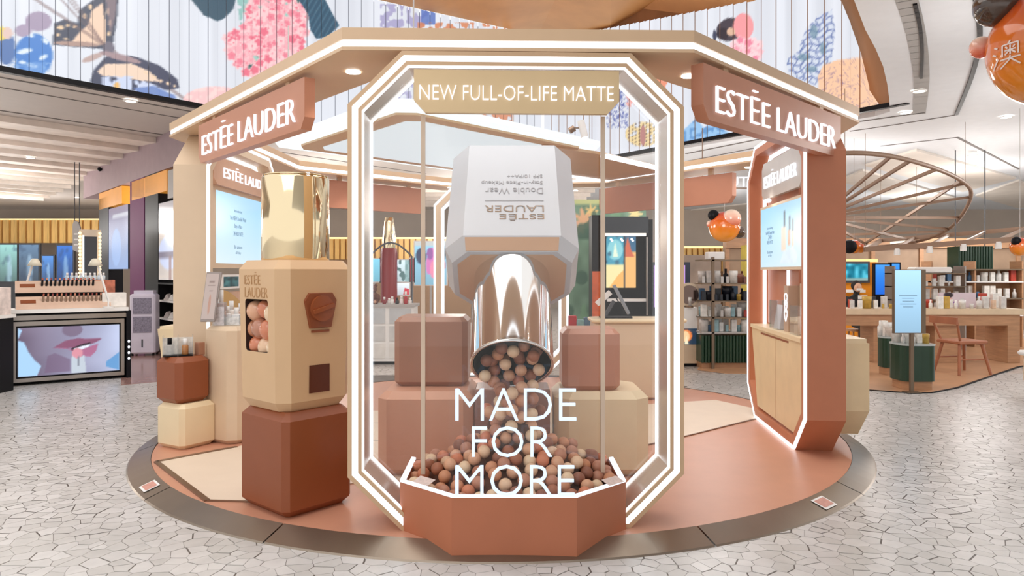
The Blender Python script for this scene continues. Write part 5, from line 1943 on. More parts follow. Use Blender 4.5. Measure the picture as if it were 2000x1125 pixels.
# arched wire frame over the posters
pts = [P(722 + 82 * k / 16, 500 - 26 * math.sin(math.pi * k / 16), 13.6) for k in range(17)]
t = thing('arched_frame', 'thin dark arched rail over the posters', 'frame', (pts[8].x, 13.6, pts[8].z - .4))
B().tube(pts, .018, 6).build('rail', M_DGREY, t, True)
for q_ in (pts[0], pts[-1]):
    B().cyl((q_.x, 13.6, 0), q_, .018, 6).build('upright', M_DGREY, t, True)
# green floral wall and black display


def floral(U, V):
    c = np.zeros((len(U), 3))
    n_ = vnoise(U * 9, V * 14, 2)
    c[:] = np.array([.42, .56, .46]) + (n_[:, None] - .5) * .18
    for cx, cy, rr_, col in ((.20, .86, .16, (230, 180, 135)), (.30, .92, .09, (240, 205, 130)), (.14, .80, .10, (235, 185, 150)), (.86, .90, .1, (235, 215, 150))):
        d_ = np.hypot((U - cx), (V - cy) * 1.9)
        a_ = np.arctan2((V - cy) * 1.9, U - cx)
        put(c, d_ < rr_ * (.7 + .3 * np.cos(a_ * 7)), col)
    put(c, (vnoise(U * 6, V * 9, 5) > .72), (50, 90, 70), .8)
    put(c, (vnoise(U * 5, V * 8, 15) > .78), (120, 165, 125), .7)
    put(c, V > .965, (225, 225, 150), .8)
    return c


a_, c_ = P(1110, 720, 14.2), P(1262, 390, 14.2)
fw = thing('floral_wall', 'green wall with peach blossom print behind the black display case', 'wall panel', ((a_.x + c_.x) / 2, 14.2, 0))
B().box(a_.x, c_.x, 14.22, 14.4, 0, c_.z).build('panel', mat('sage_green', '#7f9a86', .6), fw, True)
paint('print', (a_.x, 14.21, .1), (c_.x - a_.x, 0, 0), (0, 0, c_.z - .1), 60, 90, floral, M_PRINT, fw)
a_, c_ = P(1156, 720, 13.0), P(1275, 420, 13.0)
bc = thing('display_case', 'tall black display case with an illuminated perfume picture', 'display', ((a_.x + c_.x) / 2, 13.0, 0))
B().box(a_.x, a_.x + .16, 13.0, 13.5, 0, c_.z).build('side_wall', M_BLACK, bc, True)
B().box(c_.x - .08, c_.x, 13.0, 13.5, 0, c_.z - .08).build('side_wall', M_BLACK, bc, True)
B().box(a_.x + .16, c_.x - .08, 13.0, 13.5, c_.z - .33, c_.z - .03).build('header', mat('slate_header', '#252b33', .3), bc, True)
B().box(a_.x + .16, c_.x - .08, 13.45, 13.5, 0, c_.z - .33).build('back_wall', M_BLACKM, bc, True)
B().box(a_.x + .16, c_.x - .12, 13.0, 13.04, c_.z - .38, c_.z - .33).build('light_bar', M_WARM, bc, True)
for k in range(3):
    x = a_.x + .36 + k * .19
    B().cyl((x, 13.15, c_.z - .42), (x + .03, 13.12, c_.z - .47), .022, 8).build('spot', M_LET, bc, True)
pa, pc = P(1184, 562, 13.2), P(1242, 462, 13.2)


def perf(U, V):
    c = np.tile(np.array([[.10, .32, .45]]), (len(U), 1))
    put(c, (U < .62) & (V > .45), (60, 150, 175))
    put(c, ell(U, V, .3, .74, .26, .2), (150, 215, 220), .8)
    put(c, inpoly(U, V, [(.22, .6), (.3, .9), (.4, .6)]), (225, 240, 215))
    put(c, (U < .62) & (V > .45) & (vnoise(U * 8, V * 12, 6) > .6), (30, 90, 115), .8)
    put(c, (U < .60) & (V < .45), (240, 225, 165))
    put(c, inpoly(U, V, [(.1, 0), (.6, 0), (.6, .35), (.4, .25)]), (240, 165, 75), .8)
    put(c, (U > .62), (240, 180, 105))
    put(c, (U > .62) & (V > .7), (35, 95, 130))
    put(c, inpoly(U, V, [(.6, .7), (.72, 1), (.85, .72), (.95, .6), (.62, .6)]), (205, 95, 60))
    put(c, (U > .58) & (U < .64), (20, 30, 40))
    return c


paint('picture', (pa.x, 13.2, pa.z), (pc.x - pa.x, 0, 0), (0, 0, pc.z - pa.z), 30, 44, perf, M_SCREEN, bc)
B().box(pa.x - .03, pc.x + .03, 13.21, 13.3, pa.z - .03, pc.z + .03).build('picture_case', M_BLACK, bc, True)
q_ = P(1264, 560, 13.02)
B().cyl((q_.x, 13.02, .7), (q_.x, 13.02, c_.z - .4), .02, 8).build('chrome_post', M_SILV, bc, True)
B().box(pa.x, c_.x - .1, 13.05, 13.4, .95, 1.0).build('shelf', M_WHITE, bc, True)
q0, q1 = P(1157, 640, 12.95), P(1175, 530, 12.95)
B().box(q0.x, q1.x, 12.94, 12.99, .3, q1.z).build('orange_panel', mat('orange_panel', '#c65a2c', .4, noise=.25, scale=9), bc, True)
# violet tall screens at both sides of the arch jamb
for x0, x1, lab in ((1276, 1284, 'narrow violet screen beside the black display case'), (1333, 1348, 'narrow dark screen with a violet edge beside the product shelf')):
    a_, c_ = P(x0, 600, 14.0), P(x1, 512, 14.0)
    t = thing('slim_screen', lab, 'screen', ((a_.x + c_.x) / 2, 14.0, 0))
    B().box(a_.x, c_.x, 14.0, 14.08, 0, c_.z).build('case', mat('navy_case', '#1d2233', .3), t, True)
    B().box(a_.x + .01, a_.x + .05, 13.99, 14.0, a_.z, c_.z - .06).build('glow', mat('violet_glow', '#b58ad0', .4, emit=.7, emitcol='#c39ade'), t, True)
# dark merchandise shelves near the floor right of the arch
# ------------------------------------------------------------------ product shelf units
PAL = ['#e9e7e3', '#d7d3cf', '#2b2c33', '#8d5a4a', '#4c6f92', '#9fc4cc', '#b8402f', '#e3c3a8', '#1f2430', '#f2efe9', '#c7a24a', '#6d2b34']
PROD = {}


def product(label, loc, h_, kind, ci, group):
    key = (kind, ci, round(h_, 2))
    if key not in PROD:
        b_ = B()
        if kind == 0:
            b_.chbox(-h_ * .22, h_ * .22, -h_ * .18, h_ * .18, 0, h_, .004)
        elif kind == 1:
            b_.lathe([(.001, 0), (h_ * .2, 0), (h_ * .2, h_ * .6), (h_ * .09, h_ * .7), (h_ * .1, h_), (.001, h_)], 10)
        else:
            b_.lathe([(.001, 0), (h_ * .35, 0), (h_ * .35, h_ * .6), (h_ * .37, h_ * .62), (h_ * .37, h_), (.001, h_)], 10)
        me_ = b_.mesh('product')
        me_.materials.append(mat('product_' + PAL[ci], PAL[ci], .35, noise=.15, scale=18))
        PROD[key] = me_
    o_ = bpy.data.objects.new(('product_carton', 'product_bottle', 'product_jar')[kind], PROD[key])
    COL.objects.link(o_)
    o_.location = loc
    tag(o_, label, ('box', 'bottle', 'jar')[kind], group)
    return o_


CN = ['white', 'pearl', 'black', 'brown', 'blue', 'pale teal', 'red', 'peach', 'navy', 'ivory', 'gold', 'wine']
rp = random.Random(21)


def fill(where, x0, x1, y, z, n_, hmin, hmax, colors, group):
    for i in range(n_):
        ci = rp.choice(colors)
        kd = rp.choice((0, 0, 1, 2))
        h_ = rp.choice((hmin, (hmin + hmax) / 2, hmax))
        product('%s %s %s' % (CN[ci], ('carton', 'bottle', 'jar')[kd], where), (x0 + (x1 - x0) * (i + .5) / n_, y + rp.uniform(-.03, .03), z), h_, kd, ci, group)


p = G(1425, 722)
t = thing('product_shelf', 'bronze post shelf of cosmetics on a dark green fluted base', 'shelf', (p.x, p.y, 0))
tw = .50
M_POST = mat('bronze_post', '#7c6a58', .4, metal=.5)
# fluted base: each rib its own part
B().box(-.42, tw, .05, .5, .10, .52).build('base_body', M_GREENF, t)
B().box(-.40, tw, .08, .48, .0, .10).build('plinth', M_WOOD, t)
me = B().cyl((0, 0, .10), (0, 0, .52), .024, 8).mesh('rib')
me.materials.append(M_GREENF)
for k in range(19):
    o = bpy.data.objects.new('rib', me)
    COL.objects.link(o)
    o.parent = t
    o.location = (-.40 + k * .048, .05, 0)
for x in (-.25, .55):
    B().box(x - .02, x + .02, .0, .04, 0, 1.72).build('post', M_POST, t)
for k, z in enumerate((.55, .78, 1.03, 1.30, 1.66)):
    B().box(-.42, .62, .0, .42, z, z + .02).build('shelf', M_POST if k else M_GREY, t)
    if k < 4:
        fill('on %s of the bronze post shelf' % ('the lowest level', 'the second level', 'the third level', 'the upper level')[k], p.x - .40, p.x + .6, p.y + .15, z + .0205, 11, .1, .19, ([0, 1, 4, 5, 9], [5, 0, 1, 6, 9], [2, 8, 4, 10, 2], [2, 3, 0, 1, 9])[k], 'cosmetics on the bronze post shelf')
        fill('at the rear of %s of the bronze post shelf' % ('the lowest level', 'the second level', 'the third level', 'the upper level')[k], p.x - .40, p.x + .6, p.y + .30, z + .0205, 8, .15, .22, ([0, 1, 4, 9], [5, 0, 9], [2, 8, 4], [2, 3, 0, 1])[k], 'cosmetics on the bronze post shelf')
chbox_thing('white_carton', 'white carton on top of the bronze post shelf', p.x - .3, p.x - .05, p.y + .08, p.y + .3, 1.681, 1.80, .01, .01, M_WHITE)
t = thing('round_mirror', 'round cream framed makeup mirror beside the bronze post shelf', 'mirror', (p.x - .52, p.y + .4, .93))
b = B().cyl((0, 0, .20), (0, .03, .20), .19, 28)
b.build('frame', mat('mirror_cream', '#dccbb2', .4), t)
B().cyl((0, -.005, .20), (0, -.001, .20), .15, 28).build('mirror_glass', mat('mirror_surface', '#6d5a52', .1, metal=.7), t)
B().cyl((0, 0, 0), (0, 0, .03), .07, 14).build('foot', M_BRASS, t)
t = thing('tester_counter', 'white stepped tester counter with an orange picture beside the bronze post shelf', 'counter', (p.x - .62, p.y + .35, 0))
B().box(-.35, .22, 0, .45, .05, .35).build('drawer_block', M_SAND, t)
B().box(-.35, .22, 0, .45, .60, .93).build('upper_block', M_WHITE, t)
B().box(-.30, .20, .06, .4, .35, .60).build('core', M_BLACK, t)
B().box(-.33, .2, .02, .43, 0, .05).build('plinth', M_BLACKM, t)


def opic(U, V):
    c = np.tile(np.array([[.12, .2, .28]]), (len(U), 1))
    put(c, ell(U, V, .45, .55, .32, .4), (225, 120, 55))
    put(c, ell(U, V, .45, .5, .2, .35), (240, 200, 150))
    put(c, inpoly(U, V, [(.4, 0), (.5, .6), (.6, 0)]), (235, 225, 190))
    return c


paint('picture', (-.12, -.006, .35), (.33, 0, 0), (0, 0, .25), 20, 16, opic, M_SCREEN, t, world=False)
fill('on the stepped tester counter', p.x - .95, p.x - .42, p.y + .45, .9305, 9, .08, .16, [0, 1, 2, 3, 9], 'testers on the stepped counter')
# tan floors of the brand area
M_TANF = mat('tan_timber_floor', '#c79a76', .3, noise=.1, scale=3)
pts = [G(x, y, .01) for x, y in ((1640, 752), (1690, 761), (1760, 766), (1820, 767), (1870, 757), (1990, 716), (2100, 700), (2100, 660), (1640, 664))]
o = B().prism([(v.x, v.y) for v in pts], .0045, .012).build('floor_timber', M_TANF)
setting(o, 'tan timber floor under the wooden counter')
b = B()
for i in range(6):
    b.bar(pts[i] + Vector((0, 0, .001)), pts[i + 1] + Vector((0, 0, .001)), .03, .008)
b.build('edge_trim', M_BLACKM, o)
pts = [G(x, y, .01) for x, y in ((1362, 722), (1420, 729), (1520, 730), (1520, 690), (1380, 692))]
o = B().prism([(v.x, v.y) for v in pts], .0045, .012).build('floor_timber', M_TANF)
setting(o, 'tan timber floor under the bronze post shelf')

# ------------------------------------------------------------------ right-hand counters
t = thing('wooden_counter', 'long oak makeup counter with two solid legs beside the green displays', 'counter', (6.75, 11.9, 0))
B().box(-1.4, 1.55, -.3, .35, .80, .89).build('top', mat('pale_oak', '#dcc4a4', .4, noise=.06), t)
B().box(-1.35, 1.5, -.26, .3, .62, .80).build('apron', M_WOOD, t)
B().box(-.85, -.30, -.2, .25, .015, .62).build('leg', M_WOOD, t)
B().box(.15, .55, -.2, .25, .015, .62).build('leg', M_WOOD, t)
B().box(1.3, 1.5, -.26, .3, .015, .62).build('leg', M_WOOD, t)
fill('on the oak counter', 5.5, 8.1, 11.75, .8905, 20, .08, .2, [0, 1, 9, 7, 10, 0], 'testers on the oak counter')
fill('at the rear of the oak counter', 5.6, 8.2, 12.05, .8905, 14, .14, .24, [0, 1, 9, 2, 6], 'testers on the oak counter')
a_, c_ = P(1848, 610, 12.0), P(1908, 572, 12.0)


def lady(U, V):
    c = np.tile(np.array([[.86, .80, .84]]), (len(U), 1))
    put(c, ell(U, V, .12, .25, .3, .3), (140, 95, 175))
    put(c, ell(U, V, .25, .5, .1, .3), (225, 175, 165))
    put(c, ell(U, V, .25, .85, .13, .2), (45, 32, 40))
    return c


t = thing('promo_poster', 'pale pink poster standing on the oak counter', 'poster', ((a_.x + c_.x) / 2, 12.02, .892))
B().box(a_.x - .1, c_.x, 12.03, 12.06, .892, c_.z).build('frame', mat('blush_board', '#d9c5cb', .5), t, True)
paint('picture', (a_.x - .1, 12.025, .9), (c_.x - a_.x + .1, 0, 0), (0, 0, c_.z - .9), 30, 24, lady, M_PRINT, t)
# digital totem on green rounded displays
for (x0, x1, yb, yt, Y_, lab) in ((1766, 1834, 765, 676, 8.95, 'dark green rounded display under the digital totem'), (1728, 1762, 735, 661, 10.25, 'dark green rounded display set behind the digital totem')):
    gx0, gx1 = (x0 - 1000) * Y_ / F, (x1 - 1000) * Y_ / F
    h_ = EYE + (HOR - yt) * Y_ / F
    wq = (gx1 - gx0) / 2
    t = thing('green_display', lab, 'display', ((gx0 + gx1) / 2, Y_ + wq, 0))
    prof = [(math.copysign(abs(math.cos(a)) ** .5, math.cos(a)) * wq, math.copysign(abs(math.sin(a)) ** .5, math.sin(a)) * wq) for a in [2 * math.pi * i / 28 for i in range(28)]]
    B().prism(prof, .12, h_).build('drum', M_GREENF, t)
    B().prism([(x * .9, y * .9) for x, y in prof], .013, .12).build('plinth', M_WOOD, t)
    B().prism([(x * 1.03, y * 1.03) for x, y in prof], h_, h_ + .02).build('top', mat('marble_top', '#bcc6c6', .2, noise=.08), t)
    cx_ = (gx0 + gx1) / 2
    wh = 'on the green display under the totem' if Y_ < 9.5 else 'on the green display behind the totem'
    fill(wh, gx0 + .04, gx1 - .04, Y_ + wq - .03, h_ + .0205, 5, .12, .2, [10, 9, 0, 9, 0], 'cartons ' + wh)
    fill('at the rear, ' + wh, gx0 + .04, gx1 - .04, Y_ + wq + .09, h_ + .0205, 4, .14, .22, [9, 0, 1], 'cartons ' + wh)
Yt = 8.8
a_, c_ = P(1748, 650, Yt), P(1799, 528, Yt)
t = thing('digital_totem', 'pale blue digital totem on a bronze post', 'screen', ((a_.x + c_.x) / 2 + .05, Yt, 0))
B().box(a_.x - .005, c_.x + .06, Yt + .002, Yt + .06, a_.z - .01, c_.z + .01).build('case', M_POST, t, True)
paint('picture', (a_.x, Yt, a_.z), (c_.x - a_.x, 0, 0), (0, 0, c_.z - a_.z), 10, 20, flat((172, 218, 250)), M_SCREEN, t)
for k, wd in ((0, .22), (1, .15), (2, .14), (3, .2), (4, .12)):
    B().box((a_.x + c_.x) / 2 - wd / 2, (a_.x + c_.x) / 2 + wd / 2, Yt - .002, Yt - .0005, 1.20 - k * .035, 1.208 - k * .035).build('print_line', M_TXTGREY, t, True)
px_ = P(1783, 700, Yt).x
B().box(px_ - .02, px_ + .02, Yt + .01, Yt + .05, .013, a_.z).build('post', M_POST, t, True)
B().box(px_ - .09, px_ + .09, Yt - .04, Yt + .09, .0125, .02).build('foot', M_POST, t, True)
# wooden chair
p = G(1900, 735)
t = thing('wooden_chair', 'reddish wooden chair pushed up to the oak counter', 'chair', (p.x, p.y + .25, .012), math.radians(10))
M_RW = mat('red_wood', '#a8694a', .4, noise=.1)
b = B().chbox(-.24, .24, -.22, .22, .44, .49, .012)
b.build('seat', M_RW, t)
for sx_, sy_ in ((-1, -1), (1, -1), (-1, 1), (1, 1)):
    B().cyl((sx_ * .26, sy_ * .24, 0), (sx_ * .18, sy_ * .16, .45), .02, 8, .024).build('leg', M_RW, t)
B().cyl((-.19, -.18, .49), (-.30, -.24, .80), .018, 8).build('back_post', M_RW, t)
B().cyl((-.19, .18, .49), (-.30, .24, .80), .018, 8).build('back_post', M_RW, t)
B().bar((-.31, -.26, .78), (-.31, .26, .78), .025, .10).build('backrest', M_RW, t)
for sy_ in (-1, 1):
    B().cyl((-.22, sy_ * .2, .22), (.22, sy_ * .2, .22), .012, 6).build('stretcher', M_RW, t)
# small side table at the border
t = thing('side_table', 'small table with silver trim at the far border of the timber floor', 'table', (6.35, 8.3, 0))
B().chbox(-.3, .3, -.3, .3, .50, .56, .02).build('top', M_WHITE, t)
B().box(-.25, .25, -.25, .25, .2, .5).build('body', M_SAND, t)
for sx_ in (-1, 1):
    for sy_ in (-1, 1):
        B().cyl((sx_ * .23, sy_ * .23, .003), (sx_ * .23, sy_ * .23, .2), .02, 8).build('leg', M_BRASS, t)
# far right: coloured shop fronts
a_, c_ = P(1640, 640, 16.5), P(1712, 506, 16.5)
t = thing('orange_booth', 'bright orange shop booth with a lit edge behind the terracotta arch', 'booth', ((a_.x + c_.x) / 2, 16.5, 0))
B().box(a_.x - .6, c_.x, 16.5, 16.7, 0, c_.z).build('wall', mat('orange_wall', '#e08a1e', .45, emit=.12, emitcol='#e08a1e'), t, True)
B().box(a_.x - .6, c_.x, 16.44, 16.5, c_.z - .07, c_.z).build('light_edge', mat('amber_glow', '#ffffff', .5, emit=1.2, emitcol='#ffca70', noise=0), t, True)
q0, q1 = P(1652, 548, 16.4), P(1695, 515, 16.4)


def tealscr(U, V):
    c = np.tile(np.array([[.2, .62, .72]]), (len(U), 1))
    n_ = vnoise(U * 6, V * 4, 5)
    c += (n_[:, None] - .5) * .5
    put(c, V < .15, (150, 170, 165))
    return c


B().box(q0.x - .05, q1.x + .05, 16.41, 16.5, q0.z - .05, q1.z + .05).build('screen_case', M_DGREY, t, True)
paint('picture', (q0.x, 16.4, q0.z), (q1.x - q0.x, 0, 0), (0, 0, q1.z - q0.z), 20, 14, tealscr, M_SCREEN, t)
B().box(a_.x - .5, a_.x + .45, 16.2, 16.5, 1.02, 1.08).build('desk', M_WHITE, t, True)
for x0, x1, y0, y1, lab in ((1710, 1738, 517, 575, 'tall bright blue screen beside the orange booth'), (1742, 1757, 515, 575, 'narrow blue screen behind the digital totem'), (1826, 1862, 526, 552, 'wide blue screen behind the oak counter')):
    Yb_ = 15.6
    a_, c_ = P(x0, y1, Yb_), P(x1, y0, Yb_)
    t = thing('blue_screen', lab, 'screen', ((a_.x + c_.x) / 2, Yb_, 0))
    B().box(a_.x - .03, c_.x + .03, Yb_ + .01, Yb_ + .1, 0, c_.z + .03).build('case', M_BLACKM, t, True)
    paint('picture', (a_.x, Yb_, a_.z), (c_.x - a_.x, 0, 0), (0, 0, c_.z - a_.z), 10, 16, lambda U, V: np.c_[.05 + .15 * V, .4 + .2 * V, .85 + .1 * V], M_SCREEN, t)
a_, c_ = P(1873, 530, 14.6), P(1941, 481, 14.6)
t = thing('green_light_box', 'dark green ribbed hanging light box above the product shelves', 'sign', ((a_.x + c_.x) / 2, 14.6, a_.z))
B().box(a_.x, c_.x, 14.62, 15.0, a_.z, c_.z).build('box', M_GREENF, t, True)
nrib = 13
for k in range(nrib):
    x = a_.x + (c_.x - a_.x) * (k + .5) / nrib
    B().cyl((x, 14.62, a_.z), (x, 14.62, c_.z), .024, 6).build('rib', M_GREENF, t, True)
B().box(a_.x, c_.x, 14.56, 14.62, a_.z - .03, a_.z - .005).build('light_line', mat('green_glow', '#ffffff', .5, emit=.5, emitcol='#5fbf86', noise=0), t, True)
for x in (a_.x + .05, c_.x - .05):
    B().cyl((x, 14.8, c_.z), (x, 14.8, ZC), .012, 6).build('rod', M_DGREY, t, True)
# shelves below it
t = thing('white_shelf', 'white product shelves under the green light box', 'shelf', (9.1, 14.2, 0))
for k, z in enumerate((.62, .95, 1.28, 1.52)):
    B().box(-.85, .95, -.12, .25, z, z + .025).build('shelf', M_WHITE if k % 2 == 0 else M_POST, t)
    if k < 3:
        fill('on the white shelves, row %s' % ('lowest', 'middle', 'highest')[k], 8.3, 10.0, 14.2, z + .0255, 12, .12, .24, [0, 9, 1, 6, 0, 4], 'goods on the white shelves')
for x in (-.85, 0.0, .93):
    B().box(x, x + .03, -.1, .25, 0, 1.7).build('post', M_WOOD, t)
B().box(-.85, .95, .25, .28, 0, 1.54).build('back', M_WOOD, t)
# second white shelf rack behind totem
t = thing('silver_rack', 'silver tiered rack with white goods behind the digital totem', 'rack', (7.8, 13.6, 0))
for k, z in enumerate((.95, 1.2, 1.45)):
    B().box(-.6, .75, -.12, .25, z, z + .02).build('shelf', M_POST, t)
    if k < 2:
        fill('on the silver tiered rack, %s tier' % ('lower', 'upper')[k], 7.25, 8.5, 13.6, z + .0205, 9, .1, .2, [0, 9, 1, 0], 'goods on the silver rack')
for x in (-.6, .73):
    B().box(x, x + .025, -.1, .25, 0, 1.6).build('post', M_SILV, t)
o = chbox_thing('gift_carton', 'folded white gift carton on top of the silver tiered rack', 7.6, 8.3, 13.5, 13.8, 1.4705, 1.58, .02, .02, M_WHITE)
# big brown cabinets closing the far right
t = thing('timber_partition', 'brown timber partition behind the white shelves', 'partition', (10.0, 18.5, 0))
B().box(-4.5, 7, 0, .2, 0, 2.1).build('panel', mat('partition_brown', '#a58a72', .6, noise=.15, scale=2), t)
for k in range(9):
    B().box(-4.5 + k * 1.25, -4.4 + k * 1.25, -.05, 0, 0, 2.1).build('batten', M_WOOD, t)
B().box(-4.5, 7, -.1, .2, 2.1, 2.35).build('header', M_WOOD, t)
B().box(-.3, .35, -.12, -.1, 2.14, 2.3).build('lit_sign', mat('cream_glow', '#ffffff', .5, emit=.9, emitcol='#fff0cf', noise=0), t)
t = thing('olive_column', 'yellow green square column behind the bronze post shelf', 'column', P(1470, 700, 15.0))
t.location.z = 0
B().box(-.15, .15, 0, .3, 0, 2.05).build('shaft', mat('olive_yellow', '#b8a544', .5, noise=.1), t)
t = thing('centre_partition', 'grey brown partition closing the view between the kiosk arches', 'partition', (3.5, 17.5, 0))
B().box(-1.0, 1.6, 0, .2, 0, 1.9).build('panel', mat('partition_taupe', '#8c7a6d', .6, noise=.2, scale=2), t)

# ------------------------------------------------------------------ person behind the oak counter
p = P(1672, 600, 12.75)
t = thing('person', 'seated person in black with a white card behind the oak counter', 'person', (p.x, 12.75, 0))
me = bpy.data.meshes.new('body')
pts = [((0, 0, .62), .14), ((0, 0, .82), .15), ((0, 0, 1.0), .14), ((0, -.01, 1.07), .07), ((0, -.01, 1.11), .045), ((0, -.03, 1.17), .07), ((0, -.03, 1.25), .075), ((0, -.02, 1.29), .05),
       ((-.14, 0, 1.02), .06), ((-.21, -.04, .86), .045), ((-.10, -.2, .92), .035), ((.14, 0, 1.02), .06), ((.21, -.04, .86), .045), ((.10, -.2, .92), .035),
       ((-.09, -.12, .58), .08), ((-.1, -.42, .55), .06), ((-.1, -.42, .1), .045), ((.09, -.12, .58), .08), ((.1, -.42, .55), .06), ((.1, -.42, .1), .045)]
ed = [(0, 1), (1, 2), (2, 3), (3, 4), (4, 5), (5, 6), (6, 7), (2, 8), (8, 9), (9, 10), (2, 11), (11, 12), (12, 13), (0, 14), (14, 15), (15, 16), (0, 17), (17, 18), (18, 19)]
me.from_pydata([q[0] for q in pts], ed, [])
bo = bpy.data.objects.new('body', me)
COL.objects.link(bo)
bo.parent = t
bo.modifiers.new('skin', 'SKIN')
for i, q in enumerate(pts):
    sv = me.skin_vertices[0].data[i]
    sv.radius = (q[1], q[1])
    sv.use_root = i == 0
sd = bo.modifiers.new('sub', 'SUBSURF')
sd.levels = sd.render_levels = 1
me.materials.append(mat('skin_or_suit', '#1b1a1e', .7))
B().ball((0, -.055, 1.215), .074, 14, 10, sx=.9, sz=1.15).build('face', mat('skin_tone', '#d9a98c', .5), t)
b = B().ball((0, -.005, 1.245), .088, 14, 10, sz=1.1)
b.build('hair', mat('dark_hair', '#241a18', .7), t)
B().box(-.055, .055, -.155, -.132, 1.165, 1.20).build('mouth_mask', M_WHITE, t)
for sx_ in (-.028, .028):
    B().ball((sx_, -.122, 1.225), .008, 6, 4).build('eye', M_BLACK, t)
o = B().box(-.08, .08, -.245, -.235, .90, 1.08).build('paper_card', M_WHITE)
o.location = (p.x, 12.75, 0)
tag(o, 'white card held up by the seated person in black', 'card')
t2 = thing('stool', 'small stool under the seated person in black', 'stool', (p.x, 12.75, 0))
B().cyl((0, 0, .44), (0, 0, .48), .18, 16).build('seat', M_WOOD, t2)
for a in range(4):
    B().cyl((.17 * math.cos(a * 1.57 + .78), .17 * math.sin(a * 1.57 + .78), .0), (.12 * math.cos(a * 1.57 + .78), .12 * math.sin(a * 1.57 + .78), .44), .016, 6).build('leg', M_WOOD, t2)

# ------------------------------------------------------------------ balloons
def grad_mat(name, c0, c1, axis_=2, rough=.12):
    m_ = bpy.data.materials.new(name)
    m_.use_nodes = True
    nt_ = m_.node_tree
    b_ = nt_.nodes['Principled BSDF']
    tc_ = nt_.nodes.new('ShaderNodeTexCoord')
    sp = nt_.nodes.new('ShaderNodeSeparateXYZ')
    cr_ = nt_.nodes.new('ShaderNodeValToRGB')
    nt_.links.new(tc_.outputs['Generated'], sp.inputs[0])
    nt_.links.new(sp.outputs[axis_], cr_.inputs[0])
    cr_.color_ramp.elements[0].color = (*rgb(c0), 1)
    cr_.color_ramp.elements[1].color = (*rgb(c1), 1)
    nt_.links.new(cr_.outputs[0], b_.inputs['Base Color'])
    b_.inputs['Roughness'].default_value = rough
    b_.inputs['Coat Weight'].default_value = .4
    return m_


M_OR = grad_mat('orange_balloon', '#e8962c', '#c8321c')
M_OR2 = grad_mat('peach_balloon', '#d9501f', '#f0d9c4')
M_BRN = mat('brown_marbled_balloon', '#4a3a30', .12, noise=.5, scale=4, coat=.4)


def cluster(label, c, R, parts, ztop):
    t_ = thing('balloon_cluster', label, 'balloon', c)
    B().ball((0, 0, 0), R, 40, 24).build('balloon', M_OR, t_)
    for dx, dy, dz, rr_, mm in parts:
        B().ball((dx * R, dy * R, dz * R), rr_ * R, 28, 16).build('balloon', mm, t_)
    B().cyl((0, 0, R * .9), (0, 0, ztop - c[2]), .004, 6).build('string', M_GREY, t_)
    return t_


c = P(2063, 90, 5.0)
BRT = Vector((.796, -.605, 0))      # sideways and towards-the-viewer directions of the balloon's printed side
BNN = Vector((-.605, -.796, 0))
BUP = Vector((0, 0, 1))
bp_ = [(BRT * u_ + BNN * n_ + BUP * v_, rr_, mm) for u_, n_, v_, rr_, mm in ((-.82, .35, .74, .34, M_BRN), (-1.05, -.1, .20, .19, M_OR2), (.8, .1, .5, .4, M_OR2))]
t = cluster('big glossy orange balloon cluster hanging at the upper corner', c, .42, [(v_.x, v_.y, v_.z, rr_, mm) for v_, rr_, mm in bp_], ZC)
# the character printed on the balloon, bent onto the sphere
R = .42
STROKES = (((.08, .90), (.19, .81)), ((.02, .64), (.14, .56)), ((.03, .08), (.21, .40)), ((.64, .99), (.56, .88)), ((.36, .86), (.36, .42)), ((.36, .86), (.90, .86)), ((.90, .86), (.90, .42)),
           ((.63, .81), (.63, .45)), ((.44, .63), (.82, .63)), ((.47, .78), (.54, .69)), ((.79, .78), (.72, .69)), ((.60, .61), (.45, .47)), ((.66, .61), (.81, .47)),
           ((.27, .32), (.98, .32)), ((.63, .42), (.58, .24)), ((.58, .24), (.28, .02)), ((.64, .30), (.97, .02)))


def on_ball(u, v):
    return (BRT * u + BNN * math.sqrt(max(0, R * R - u * u - v * v)) + BUP * v).normalized() * (R + .004)


b = B()
for (x0, y0), (x1, y1) in STROKES:
    d = Vector((x1 - x0, y1 - y0))
    nr = Vector((-d.y, d.x)).normalized() * .028
    n_ = 4
    vs = []
    for i in range(n_ + 1):
        px_, py_ = x0 + d.x * i / n_, y0 + d.y * i / n_
        for sg in (-1, 1):
            vs.append(on_ball((px_ + sg * nr.x) * .17 - .355, (py_ + sg * nr.y) * .17 - .165))
    b.add(vs, [(2 * i, 2 * i + 1, 2 * i + 3, 2 * i + 2) for i in range(n_)])
lt = b.build('lettering', mat('balloon_ink', '#e9dcd6', .4), t)
c = P(1415, 443, 15.5)
t = cluster('orange balloon cluster with dark balloons hanging before the product shelf', c, .33, [(-.75, -.1, .75, .36, M_BLACK), (-.9, .2, .2, .22, M_OR2), (1.0, .1, -.35, .38, M_BRN), (.3, -.55, .5, .6, M_OR2)], ZC)
c = P(1668, 482, 13.5)
t = cluster('small dark and orange balloon cluster beside the terracotta arch', c, .13, [(-.9, -.5, .0, 1.0, M_BLACKM), (.9, 0, -.2, .7, M_OR)], ZC)
c = P(1992, 482, 11.0)
t = cluster('small red orange balloon cluster at the border beside the timber partition', c, .14, [(-.6, -.3, .6, .5, M_BLACK)], ZC)

